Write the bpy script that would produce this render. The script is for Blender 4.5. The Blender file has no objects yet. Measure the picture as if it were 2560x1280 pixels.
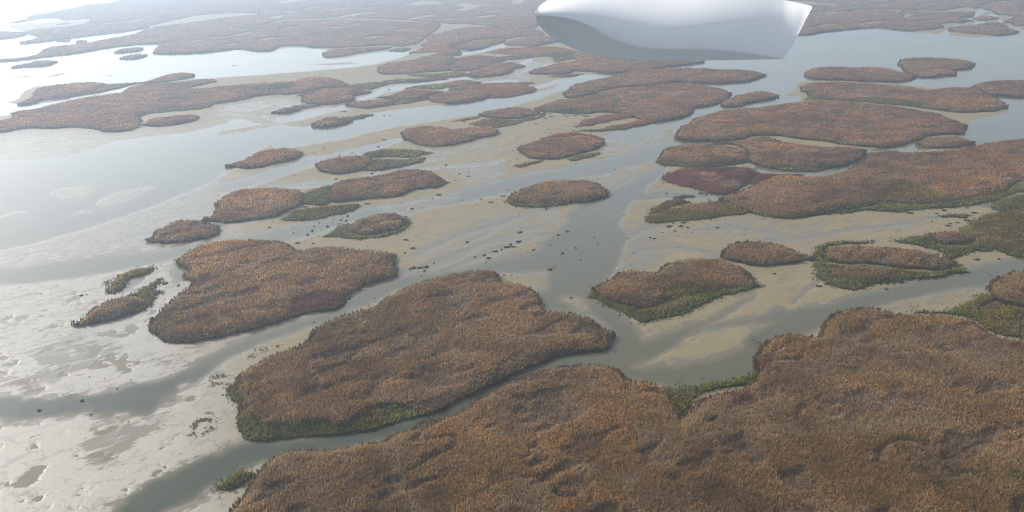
import bpy, math
import numpy as np
from mathutils import Matrix, Vector
from mathutils.geometry import delaunay_2d_cdt

sc = bpy.context.scene
COL = sc.collection
R = math.radians
# ------------------------------------------------------------------ camera
W, H = 2560.0, 1280.0          # the pixel frame the outlines below were measured in
FOC = 2009.0
ALT = 120.0
PITCH = R(21.1)
ROLL = R(1.57)
cam_d = bpy.data.cameras.new('camera')
cam = bpy.data.objects.new('camera', cam_d)
COL.objects.link(cam)
cam_d.sensor_width = 36.0
cam_d.lens = 36.0 * FOC / W
cam_d.clip_start = 0.1
cam_d.clip_end = 30000.0
_f = np.array([0, math.cos(PITCH), -math.sin(PITCH)])
_u0 = np.array([0, math.sin(PITCH), math.cos(PITCH)])
_r0 = np.array([1.0, 0, 0])
_r = _r0 * math.cos(ROLL) - _u0 * math.sin(ROLL)
_u = _u0 * math.cos(ROLL) + _r0 * math.sin(ROLL)
cam.matrix_world = Matrix(((_r[0], _u[0], -_f[0], 0), (_r[1], _u[1], -_f[1], 0),
                           (_r[2], _u[2], -_f[2], ALT), (0, 0, 0, 1)))
sc.camera = cam
CAM = np.array([0, 0, ALT])

def rays(uv):
    uv = np.asarray(uv, float)
    d = ((uv[..., 0:1] - W / 2) * _r - (uv[..., 1:2] - H / 2) * _u + FOC * _f)
    return d

def unproj(uv, z=0.0):
    d = rays(uv)
    z = np.asarray(z, float)
    t = (z - ALT) / np.minimum(d[..., 2], -1e-3)
    return d[..., :2] * t[..., None]

def proj(p):
    q = np.asarray(p, float) - CAM
    zz = q @ _f
    return np.stack([W / 2 + FOC * (q @ _r) / zz, H / 2 - FOC * (q @ _u) / zz], -1)

# ------------------------------------------------------------------ light
SUN_AZ = R(-55)       # measured from the view direction (+Y), towards the left
SUN_EL = R(31)
world = bpy.data.worlds.new('World')
sc.world = world
world.use_nodes = True
wn = world.node_tree
sky = wn.nodes.new('ShaderNodeTexSky')
sky.sky_type = 'NISHITA'
sky.sun_disc = False
sky.sun_elevation = SUN_EL
sky.sun_rotation = SUN_AZ
sky.altitude = 100
sky.air_density = 1.1
sky.dust_density = 2.2
sky.ozone_density = 1.0
bg = wn.nodes['Background']
hs = wn.nodes.new('ShaderNodeHueSaturation')      # a milky, hazy-day sky
hs.inputs['Saturation'].default_value = 0.55
cool = wn.nodes.new('ShaderNodeMix'); cool.data_type = 'RGBA'; cool.blend_type = 'MULTIPLY'
cool.inputs[0].default_value = 1.0
cool.inputs[7].default_value = (0.98, 1.0, 1.015, 1)
wn.links.new(sky.outputs[0], hs.inputs['Color'])
wn.links.new(hs.outputs[0], cool.inputs[6])
wn.links.new(cool.outputs[2], bg.inputs[0])
bg.inputs[1].default_value = 0.15
sl = bpy.data.lights.new('sun', 'SUN')
sl.energy = 4.0
sl.angle = R(0.6)
sl.color = (1.0, 0.96, 0.91)
sun = bpy.data.objects.new('sun', sl)
COL.objects.link(sun)
sdir = Vector((math.sin(SUN_AZ) * math.cos(SUN_EL), math.cos(SUN_AZ) * math.cos(SUN_EL), math.sin(SUN_EL)))
sun.rotation_euler = sdir.to_track_quat('Z', 'Y').to_euler()
sc.view_settings.view_transform = 'Standard'
sc.view_settings.look = 'None'
sc.view_settings.exposure = 0.42
sc.view_settings.gamma = 1.0
sc.cycles.use_denoising = True
sc.cycles.filter_width = 1.1
sc.cycles.max_bounces = 5
sc.cycles.volume_bounces = 1
sc.cycles.diffuse_bounces = 3

# ------------------------------------------------------------------ numeric helpers
rng = np.random.default_rng(7)

def _hash(ix, iy, seed):
    h = (ix.astype(np.int64) * 374761393 + iy.astype(np.int64) * 668265263 + seed * 1442695041) & 0xffffffff
    h = ((h ^ (h >> 13)) * 1274126177) & 0xffffffff
    return ((h ^ (h >> 16)) & 0xffff) / 65535.0

def vnoise(x, y, seed=0):
    ix, iy = np.floor(x), np.floor(y)
    fx, fy = x - ix, y - iy
    sx, sy = fx * fx * fx * (fx * (fx * 6 - 15) + 10), fy * fy * fy * (fy * (fy * 6 - 15) + 10)
    a, b = _hash(ix, iy, seed), _hash(ix + 1, iy, seed)
    c, d = _hash(ix, iy + 1, seed), _hash(ix + 1, iy + 1, seed)
    return ((a + (b - a) * sx) * (1 - sy) + (c + (d - c) * sx) * sy) * 2 - 1

def fbm(x, y, oct=4, seed=0):
    s, a, t = 0.0, 1.0, 0.0
    for i in range(oct):
        s = s + a * vnoise(x, y, seed + i * 17)
        t += a
        a *= 0.5
        x, y = x * 2.03 + y * 0.31, y * 2.03 - x * 0.31
    return s / t

def smooth(a, b, x):
    t = np.clip((x - a) / (b - a), 0, 1)
    return t * t * (3 - 2 * t)

def catmull(P, n=4):
    P = np.asarray(P, float)
    p0, p1, p2, p3 = np.roll(P, 1, 0), P, np.roll(P, -1, 0), np.roll(P, -2, 0)
    out = []
    for k in range(n):
        t = k / n
        out.append(0.5 * ((2 * p1) + (-p0 + p2) * t + (2 * p0 - 5 * p1 + 4 * p2 - p3) * t * t
                          + (-p0 + 3 * p1 - 3 * p2 + p3) * t ** 3))
    return np.stack(out, 1).reshape(-1, 2)

def inside(px, py, poly):
    res = np.zeros(px.shape, bool)
    x1, y1 = poly[-1]
    for x2, y2 in poly:
        if y1 != y2:
            c = ((y1 > py) != (y2 > py)) & (px < (x2 - x1) * (py - y1) / (y2 - y1) + x1)
            res ^= c
        x1, y1 = x2, y2
    return res

def segdist(px, py, poly, closed=True):
    d = np.full(px.shape, 1e18)
    n = len(poly)
    for i in range(n if closed else n - 1):
        ax, ay = poly[i]
        bx, by = poly[(i + 1) % n]
        vx, vy = bx - ax, by - ay
        L = vx * vx + vy * vy + 1e-12
        t = np.clip(((px - ax) * vx + (py - ay) * vy) / L, 0, 1)
        dd = (px - ax - t * vx) ** 2 + (py - ay - t * vy) ** 2
        np.minimum(d, dd, out=d)
    return np.sqrt(d)

def mesh_np(name, verts, faces_idx, nside, cols=None, smooth_shade=False, mats=()):
    """verts (N,3), faces_idx flat array, nside = corners per face"""
    me = bpy.data.meshes.new(name)
    nf = len(faces_idx) // nside
    me.vertices.add(len(verts))
    me.vertices.foreach_set('co', np.ascontiguousarray(verts, np.float32).ravel())
    me.loops.add(nf * nside)
    me.loops.foreach_set('vertex_index', np.ascontiguousarray(faces_idx, np.int32))
    me.polygons.add(nf)
    me.polygons.foreach_set('loop_start', np.arange(0, nf * nside, nside, dtype=np.int32))
    me.polygons.foreach_set('loop_total', np.full(nf, nside, np.int32))
    if smooth_shade:
        me.polygons.foreach_set('use_smooth', np.ones(nf, bool))
    if cols is not None:
        for an, arr in cols.items():
            if arr.ndim == 2:
                at = me.color_attributes.new(an, 'FLOAT_COLOR', 'POINT')
                c4 = np.ones((len(arr), 4), np.float32)
                c4[:, :3] = arr
                at.data.foreach_set('color', c4.ravel())
            else:
                at = me.attributes.new(an, 'FLOAT', 'POINT')
                at.data.foreach_set('value', np.ascontiguousarray(arr, np.float32))
    me.update()
    me.validate()
    for m in mats:
        me.materials.append(m)
    return me

def link(name, me, parent=None, loc=(0, 0, 0)):
    o = bpy.data.objects.new(name, me)
    COL.objects.link(o)
    o.parent = parent
    o.location = loc
    return o

def tag(o, label=None, cat=None, group=None, kind=None):
    if label: o['label'] = label
    if cat: o['category'] = cat
    if group: o['group'] = group
    if kind: o['kind'] = kind
    return o

# ------------------------------------------------------------------ materials
def newmat(name):
    m = bpy.data.materials.new(name)
    m.use_nodes = True
    nt = m.node_tree
    for n in list(nt.nodes):
        nt.nodes.remove(n)
    out = nt.nodes.new('ShaderNodeOutputMaterial')
    return m, nt, out

def N(nt, typ, **kw):
    n = nt.nodes.new(typ)
    for k, v in kw.items():
        if k.startswith('i_'):
            key = k[2:]
            key = int(key) if key.isdigit() else key.replace('_', ' ')
            n.inputs[key].default_value = v
        else:
            setattr(n, k, v)
    return n

def mathn(nt, op, a, b=None, c=None, clamp=False):
    n = nt.nodes.new('ShaderNodeMath')
    n.operation = op
    n.use_clamp = clamp
    for i, v in enumerate((a, b, c)):
        if v is None: continue
        if isinstance(v, (int, float)): n.inputs[i].default_value = v
        else: nt.links.new(v, n.inputs[i])
    return n.outputs[0]

def mixc(nt, fac, a, b):
    n = nt.nodes.new('ShaderNodeMix')
    n.data_type = 'RGBA'
    if isinstance(fac, (int, float)): n.inputs[0].default_value = fac
    else: nt.links.new(fac, n.inputs[0])
    for i, v in ((6, a), (7, b)):
        if isinstance(v, tuple): n.inputs[i].default_value = (*v, 1)
        else: nt.links.new(v, n.inputs[i])
    return n.outputs[2]

def noise(nt, scale, detail=4, rough=0.55, vec=None, stretch=None, rot=0.0):
    n = nt.nodes.new('ShaderNodeTexNoise')
    n.inputs['Scale'].default_value = scale
    n.inputs['Detail'].default_value = detail
    n.inputs['Roughness'].default_value = rough
    tc = nt.nodes.new('ShaderNodeNewGeometry')
    v = tc.outputs['Position']
    if stretch:
        mp = nt.nodes.new('ShaderNodeMapping')
        mp.inputs['Rotation'].default_value = (0, 0, rot)
        nt.links.new(v, mp.inputs[0])
        m2 = nt.nodes.new('ShaderNodeMapping')
        m2.inputs['Scale'].default_value = stretch
        nt.links.new(mp.outputs[0], m2.inputs[0])
        v = m2.outputs[0]
    nt.links.new(v, n.inputs['Vector'])
    return n.outputs['Fac']

def attr(nt, name):
    a = nt.nodes.new('ShaderNodeAttribute')
    a.attribute_name = name
    return a

def veg_material(name, transl=0.35):
    m, nt, out = newmat(name)
    a = attr(nt, 'Col')
    d = N(nt, 'ShaderNodeBsdfDiffuse')
    t = N(nt, 'ShaderNodeBsdfTranslucent')
    mx = N(nt, 'ShaderNodeMixShader', i_0=transl)
    nt.links.new(a.outputs['Color'], d.inputs[0])
    nt.links.new(a.outputs['Color'], t.inputs[0])
    nt.links.new(d.outputs[0], mx.inputs[1])
    nt.links.new(t.outputs[0], mx.inputs[2])
    nt.links.new(mx.outputs[0], out.inputs[0])
    return m

M_BLADE = veg_material('reed blades', 0.45)

def thatch_material():
    m, nt, out = newmat('reed thatch')
    a = attr(nt, 'Col')
    n1 = noise(nt, 0.9, 5, 0.65)
    n2 = noise(nt, 3.0, 3, 0.6)
    f = mathn(nt, 'MULTIPLY', mathn(nt, 'MULTIPLY_ADD', n1, 1.6, -0.1), mathn(nt, 'MULTIPLY_ADD', n2, 1.2, 0.4))
    vm = nt.nodes.new('ShaderNodeVectorMath'); vm.operation = 'SCALE'
    nt.links.new(a.outputs['Color'], vm.inputs[0]); nt.links.new(f, vm.inputs['Scale'])
    p = N(nt, 'ShaderNodeBsdfDiffuse')
    nt.links.new(vm.outputs[0], p.inputs[0])
    b = N(nt, 'ShaderNodeBump', i_Strength=1.0, i_Distance=0.8)
    nt.links.new(n1, b.inputs['Height'])
    nt.links.new(b.outputs[0], p.inputs['Normal'])
    nt.links.new(p.outputs[0], out.inputs[0])
    return m
M_THATCH = thatch_material()

FLOW = R(-35)   # direction the channels and ripples run, in plan

def mud_material():
    m, nt, out = newmat('tidal mud')
    wet = attr(nt, 'wet').outputs['Fac']
    n_big = noise(nt, 0.05, 8, 0.66, stretch=(1, 2.6, 1), rot=FLOW)
    n_str = noise(nt, 0.07, 7, 0.6, stretch=(1, 5.5, 1), rot=FLOW)
    n_fin = noise(nt, 1.3, 5, 0.65)
    n_blot = noise(nt, 0.22, 9, 0.68)
    w = mathn(nt, 'ADD', wet, mathn(nt, 'MULTIPLY_ADD', n_str, 2.2, -1.1))
    w = mathn(nt, 'ADD', w, mathn(nt, 'MULTIPLY_ADD', n_blot, 1.3, -0.65))
    # fine drainage rills: thin contour lines of two stretched noises
    for sc_, st_ in ((0.045, 5.0), (0.10, 3.0)):
        nr = noise(nt, sc_, 3, 0.5, stretch=(1, st_, 1), rot=FLOW)
        ln = N(nt, 'ShaderNodeMapRange', interpolation_type='SMOOTHSTEP')
        ln.inputs['From Min'].default_value = 0.0; ln.inputs['From Max'].default_value = 0.016
        ln.inputs['To Min'].default_value = 0.5; ln.inputs['To Max'].default_value = 0.0
        nt.links.new(mathn(nt, 'ABSOLUTE', mathn(nt, 'SUBTRACT', nr, 0.5)), ln.inputs['Value'])
        w = mathn(nt, 'ADD', w, ln.outputs[0])
    mr = N(nt, 'ShaderNodeMapRange', interpolation_type='SMOOTHSTEP')
    mr.inputs['From Min'].default_value = 0.36
    mr.inputs['From Max'].default_value = 0.70
    nt.links.new(w, mr.inputs['Value'])
    wf = mr.outputs[0]
    dry = mixc(nt, mathn(nt, 'MULTIPLY_ADD', n_big, 2.4, -0.7, clamp=True), (0.145, 0.112, 0.054), (0.235, 0.188, 0.105))
    dry = mixc(nt, mathn(nt, 'MULTIPLY_ADD', n_fin, 2.2, -0.7, clamp=True), dry, (0.22, 0.18, 0.105))
    wetc = mixc(nt, n_fin, (0.11, 0.088, 0.05), (0.15, 0.123, 0.078))
    col = mixc(nt, wf, dry, wetc)
    # thin drainage cracks
    vo = nt.nodes.new('ShaderNodeTexVoronoi'); vo.feature = 'DISTANCE_TO_EDGE'
    vo.inputs['Scale'].default_value = 0.075
    geo = nt.nodes.new('ShaderNodeNewGeometry')
    wn_ = nt.nodes.new('ShaderNodeTexNoise'); wn_.inputs['Scale'].default_value = 0.12; wn_.inputs['Detail'].default_value = 4
    nt.links.new(geo.outputs['Position'], wn_.inputs['Vector'])
    va = nt.nodes.new('ShaderNodeVectorMath'); va.operation = 'MULTIPLY_ADD'
    va.inputs[1].default_value = (22, 22, 0)
    nt.links.new(wn_.outputs['Color'], va.inputs[0]); nt.links.new(geo.outputs['Position'], va.inputs[2])
    mp = nt.nodes.new('ShaderNodeMapping'); mp.inputs['Rotation'].default_value = (0, 0, FLOW); mp.inputs['Scale'].default_value = (0.55, 1.3, 1)
    nt.links.new(va.outputs[0], mp.inputs[0]); nt.links.new(mp.outputs[0], vo.inputs['Vector'])
    slick_glare = attr(nt, 'slick_glare').outputs['Fac']
    pale = mixc(nt, n_fin, (0.19, 0.170, 0.130), (0.33, 0.30, 0.245))  # whitened mud colour, imitates the sun glare on the left flats
    col = mixc(nt, mathn(nt, 'MULTIPLY', slick_glare, mathn(nt, 'SUBTRACT', 1.0, wf)), col, pale)
    cr = N(nt, 'ShaderNodeMapRange', interpolation_type='SMOOTHSTEP')
    cr.inputs['From Min'].default_value = 0.0; cr.inputs['From Max'].default_value = 0.05
    cr.inputs['To Min'].default_value = 1.0; cr.inputs['To Max'].default_value = 0.0
    nt.links.new(vo.outputs['Distance'], cr.inputs['Value'])
    gate = mathn(nt, 'GREATER_THAN', n_big, 0.47)
    crk = mathn(nt, 'MULTIPLY', mathn(nt, 'MULTIPLY', cr.outputs[0], gate), 0.55)
    col = mixc(nt, crk, col, (0.12, 0.105, 0.075))
    p = N(nt, 'ShaderNodeBsdfPrincipled')
    nt.links.new(col, p.inputs['Base Color'])
    rg = N(nt, 'ShaderNodeMapRange')
    nt.links.new(mathn(nt, 'MULTIPLY_ADD', slick_glare, -0.22, 0.78), rg.inputs['To Min'])
    rg.inputs['To Max'].default_value = 0.22
    nt.links.new(wf, rg.inputs['Value'])
    nt.links.new(rg.outputs[0], p.inputs['Roughness'])
    nt.links.new(mathn(nt, 'MULTIPLY_ADD', mathn(nt, 'MAXIMUM', slick_glare, wf), 0.22, 0.2), p.inputs['Specular IOR Level'])
    b = N(nt, 'ShaderNodeBump', i_Distance=0.12)
    bs = N(nt, 'ShaderNodeMapRange')
    bs.inputs['To Min'].default_value = 0.3
    bs.inputs['To Max'].default_value = 0.02
    nt.links.new(wf, bs.inputs['Value'])
    nt.links.new(bs.outputs[0], b.inputs['Strength'])
    nt.links.new(n_fin, b.inputs['Height'])
    nt.links.new(b.outputs[0], p.inputs['Normal'])
    nt.links.new(p.outputs[0], out.inputs[0])
    return m
M_MUD = mud_material()

def water_material():
    m, nt, out = newmat('silty water')
    dep = attr(nt, 'depth').outputs['Fac']
    n_str = noise(nt, 0.05, 5, 0.6, stretch=(1, 5, 1), rot=FLOW)
    n_b = noise(nt, 0.012, 3, 0.5)
    d = mathn(nt, 'ADD', dep, mathn(nt, 'MULTIPLY_ADD', n_str, 0.9, -0.45), clamp=True)
    col = mixc(nt, d, (0.135, 0.110, 0.055), (0.082, 0.074, 0.038))
    col = mixc(nt, mathn(nt, 'MULTIPLY', attr(nt, 'clear').outputs['Fac'], mathn(nt, 'MULTIPLY_ADD', dep, .85, .15)), col, (0.032, 0.036, 0.016))
    p = N(nt, 'ShaderNodeBsdfPrincipled')
    nt.links.new(col, p.inputs['Base Color'])
    p.inputs['IOR'].default_value = 1.33
    rr = N(nt, 'ShaderNodeMapRange')
    rr.inputs['To Min'].default_value = 0.05
    rr.inputs['To Max'].default_value = 0.17
    nt.links.new(n_b, rr.inputs['Value'])
    nt.links.new(rr.outputs[0], p.inputs['Roughness'])
    rip = noise(nt, 1.6, 3, 0.6, stretch=(1, 1.8, 1), rot=FLOW)
    b = N(nt, 'ShaderNodeBump', i_Strength=0.35, i_Distance=0.05)
    nt.links.new(rip, b.inputs['Height'])
    nt.links.new(b.outputs[0], p.inputs['Normal'])
    nt.links.new(p.outputs[0], out.inputs[0])
    return m
M_WATER = water_material()

# ------------------------------------------------------------------ water and wet areas (outlines measured, laid on the ground plane)
# strips: (u, v, half width in pixels)
STRIPS = [
 [(300,1330,42),(430,1235,42),(520,1178,36),(610,1135,27),(700,1117,27),(820,1103,23),(940,1088,21),(1050,1048,18),(1160,1008,20),(1260,955,20),(1360,912,20),(1450,895,20),(1520,890,24)],
 [(1380,650,30),(1290,662,17),(1150,680,12),(1030,705,13),(940,735,17),(860,775,14),(760,808,13),(650,845,14),(560,885,18),(480,945,20),(400,985,22),(300,1005,26),(150,1022,28),(-60,1030,30)],
 [(1900,870,42),(1960,822,34),(2050,790,26),(2150,755,20),(2300,722,21),(2450,692,24),(2600,660,28),(2800,620,30)],
 [(1600,880,30),(1700,838,14),(1760,812,7),(1830,772,6),(1890,735,5)],
 [(1680,850,16),(1750,825,7),(1840,806,7),(1900,798,8),(1960,790,14)],
 [(1850,240,14),(1790,266,13),(1710,300,17),(1640,322,20),(1560,345,22),(1500,360,14)],
 [(1760,350,4),(1700,358,12),(1640,376,20),(1560,408,20),(1450,428,18),(1300,458,18),(1150,492,15),(1040,512,12),(950,528,12),(880,545,12),(760,575,17),(640,602,14),(520,622,13),(400,640,15),(220,668,22),(60,690,22),(-80,700,22)],
 [(1660,422,9),(1590,462,18),(1540,500,35),(1500,540,55),(1470,600,75),(1450,660,80),(1440,700,60)],
 [(1560,184,5),(1460,196,10),(1400,212,14),(1320,238,16),(1220,264,17),(1100,282,18),(1000,293,20),(900,315,22),(800,335,22),(700,352,24)],
 [(1010,345,5),(930,370,8),(850,392,9),(760,408,10),(700,428,11),(640,450,12),(560,470,12)],
 [(900,455,4),(780,460,5),(700,470,5),(600,480,6)],
 [(1880,505,5),(1790,492,7),(1700,488,9),(1640,486,12),(1580,490,14)],
 [(1930,360,3),(1860,352,5),(1780,356,5),(1700,362,8)],
 [(2170,400,4),(2120,420,6),(2060,437,5),(1990,433,4),(1930,428,5),(1890,420,6)],
 [(2420,350,5),(2330,362,6),(2280,372,5),(2180,377,4),(2160,384,5),(2140,402,4)],
 [(1280,548,5),(1200,566,6),(1130,590,5),(1075,620,4),(1040,645,4)],
 [(1280,598,2),(1200,612,2.5),(1120,640,2.5),(1060,668,3),(1010,690,4)],
 [(1340,572,1.6),(1230,598,1.8),(1150,640,2),(1070,672,2)], [(1370,588,1.4),(1280,610,1.6),(1200,640,1.8),(1130,668,1.6)], [(1420,516,1.5),(1300,545,2),(1210,580,1.6),(1160,610,1.2)],
 [(1270,398,1.6),(1180,412,2),(1100,418,2),(1030,424,1.6),(950,430,1.4)], [(1110,394,1.3),(1050,406,1.5),(980,424,1.5),(900,445,1.3)],
 [(1880,612,1.4),(1960,600,1.5),(2080,582,1.6),(2200,568,1.6),(2340,543,2)], [(1600,626,1.3),(1700,614,1.5),(1780,636,1.3),(1808,655,1.2)], [(1985,760,1.2),(2030,712,1.4),(2060,682,1.3),(2035,664,1.2)], [(1990,590,1.2),(1900,578,1.4),(1820,572,1.5),(1740,580,1.4)],
 [(1560,600,1.5),(1620,570,1.8),(1680,566,1.5)], [(1180,500,1.6),(1100,512,2),(1030,532,2),(980,545,1.8)],
 [(1330,150,3),(1290,165,5),(1240,180,5),(1190,192,5),(1110,200,5),(1040,212,5),(980,222,6),(930,238,6),(880,262,6),(820,275,7),(760,290,8),(700,300,8)],
 [(1290,205,4),(1230,206,5),(1160,222,4),(1060,222,3)],
 [(1270,112,3),(1230,120,4),(1180,130,5),(1120,140,4),(1050,148,3)],
 [(2560,520,6),(2510,508,5),(2460,512,4)],
 [(2440,60,5),(2470,45,6),(2500,30,4),(2560,40,3)], [(2350,95,8),(2400,60,6),(2440,35,5),(2470,22,3),(2480,10,2)],
 [(2560,85,8),(2530,72,4),(2500,52,4)],
 [(1280,130,3),(1340,118,3),(1400,104,3)],
 [(2000,80,6),(2120,30,3),(2140,20,2.5),(2160,14,2)],
]
WPOLY = [
 [(1340,640),(1400,580),(1560,570),(1555,640),(1530,690),(1488,715),(1480,745),(1530,765),(1570,800),(1606,850),(1650,862),(1590,912),(1700,905),(1800,885),(1880,852),(1960,830),(1930,900),(1880,950),(1700,965),(1640,955),(1500,930),(1400,925),(1380,885),(1500,885),(1535,860),(1525,825),(1470,785),(1370,775),(1345,735),(1385,710),(1395,670)],
 [(1480,215),(1560,178),(1700,155),(1900,110),(2000,80),(2200,70),(2440,95),(2700,80),(2800,340),(2430,365),(2390,335),(2430,300),(2520,275),(2300,215),(2040,202),(1990,215),(2000,250),(1930,262),(1830,272),(1790,262),(1830,240),(1750,215)],
 [(-300,400),(0,402),(160,392),(300,352),(480,330),(600,300),(640,310),(780,322),(700,345),(620,395),(540,445),(420,500),(250,560),(0,625),(-300,650)],
 [(-400,100),(0,98),(380,68),(330,85),(400,108),(600,122),(800,118),(830,147),(960,130),(1040,128),(945,158),(800,175),(600,190),(350,205),(90,215),(0,262),(-400,300)],
 [(-500,-70),(300,-12),(70,45),(240,45),(35,60),(30,72),(60,100),(-500,82)],
 [(300,712),(330,690),(360,690),(355,705),(325,725),(300,730)],
 [(440,700),(430,675),(445,655),(475,665),(470,690),(455,705)],
 [(-100,262),(0,255),(60,262),(160,245),(250,225),(340,208),(300,232),(200,245),(120,262),(60,280),(-100,300)],
]
# wet regions: polygon, strength (0 dry .. 1 soaked)
WETZONES = [
 ([(60,870),(110,850),(200,825),(240,850),(275,852),(290,880),(262,912),(200,940),(100,972),(0,985),(-80,985),(-60,950),(0,948),(90,915)], 0.78),
 ([(225,1058),(300,1045),(390,1040),(400,1058),(360,1090),(300,1135),(235,1168),(190,1168),(182,1150),(210,1110)], 0.85),
 ([(240,990),(330,980),(420,990),(400,1030),(300,1040)], 0.5),
 ([(0,500),(250,480),(480,440),(560,430),(560,600),(380,640),(0,690)], 0.75),
 ([(0,690),(380,640),(440,640),(430,720),(300,740),(200,800),(120,870),(0,900)], 0.36),
 ([(0,330),(100,325),(350,330),(300,352),(160,392),(0,400)], 0.5),
 ([(540,300),(560,260),(700,240),(860,262),(780,300),(640,330)], 0.62),
 ([(860,215),(1000,205),(1180,205),(1100,225),(960,245),(860,290),(800,300)], 0.55),
 ([(1130,190),(1310,150),(1420,160),(1330,190),(1280,230),(1180,205)], 0.62),
 ([(1030,640),(1130,570),(1280,520),(1380,500),(1420,540),(1340,600),(1240,640),(1100,670)], 0.46),
 ([(1560,570),(1640,560),(1700,600),(1640,660),(1540,700)], 0.6),
 ([(1700,560),(2060,550),(2060,610),(1800,600)], 0.45),
 ([(1520,345),(1700,320),(1700,360),(1540,400)], 0.6),
 ([(1460,440),(1640,425),(1620,480),(1500,470)], 0.5),
 ([(1230,650),(1390,640),(1390,720),(1330,720)], 0.55),
 ([(1120,420),(1240,400),(1260,440),(1160,460)], 0.6),
 ([(1340,710),(1440,735),(1470,775),(1370,772)], 0.5),
 ([(1020,340),(1240,340),(1280,330),(1280,380),(1060,400)], 0.45),
 ([(380,880),(480,840),(560,830),(480,890),(400,940),(300,900)], 0.45),
 ([(1560,945),(1900,900),(1900,950),(1700,968)], 0.55),
 ([(2060,800),(2200,762),(2420,700),(2480,710),(2440,750),(2300,780)], 0.55),
]
SHOALS = [
 [(125,486),(160,470),(220,467),(233,474),(210,491),(160,499)], [(238,508),(290,482),(350,468),(387,467),(372,485),(310,511),(262,520)],
 [(178,531),(205,525),(238,526),(205,535)], [(0,540),(50,528),(72,530),(30,540),(0,548)], [(275,598),(320,588),(342,584),(335,592),(290,600)],
 [(235,608),(255,598),(275,605),(250,612)], [(250,570),(290,560),(310,563),(270,572)], [(350,555),(380,545),(400,546),(370,558)],
 [(108,193),(140,184),(165,181),(160,187),(130,192)], [(28,194),(60,189),(82,190),(50,196)], [(245,190),(280,187),(275,191)],
 [(430,345),(465,339),(460,345)], [(540,330),(620,315),(700,308),(640,325),(560,338)], [(570,165),(600,162),(590,167)], [(790,160),(860,156),(900,158),(830,164)],
 [(1330,226),(1380,213),(1397,211),(1388,218),(1345,232)], [(1960,236),(1985,226),(2003,220),(2008,238),(1980,241)], [(2290,273),(2360,278),(2420,290),(2424,300),(2400,305),(2330,285)],
 [(1500,360),(1540,348),(1560,352),(1585,378),(1540,392),(1500,386)], [(1622,345),(1650,328),(1680,322),(1672,345),(1640,362)], [(1530,430),(1560,420),(1582,432),(1578,455),(1545,458),(1528,446)],
 [(1610,470),(1640,445),(1662,440),(1650,458),(1620,482)], [(820,522),(900,500),(1000,488),(1040,486),(960,505),(860,525)], [(955,520),(1060,500),(1150,490),(1100,503),(1000,522)],
 [(1408,742),(1440,740),(1462,752),(1470,776),(1440,772)],
]
STRW = []
for s in STRIPS:
    a = np.array(s, float)
    # densify
    t = np.linspace(0, len(a) - 1, (len(a) - 1) * 5 + 1)
    q = np.stack([np.interp(t, np.arange(len(a)), a[:, k]) for k in range(3)], 1)
    for _ in range(4):
        q[1:-1] = (q[:-2] + 2 * q[1:-1] + q[2:]) / 4
    STRW.append(q)

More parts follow.
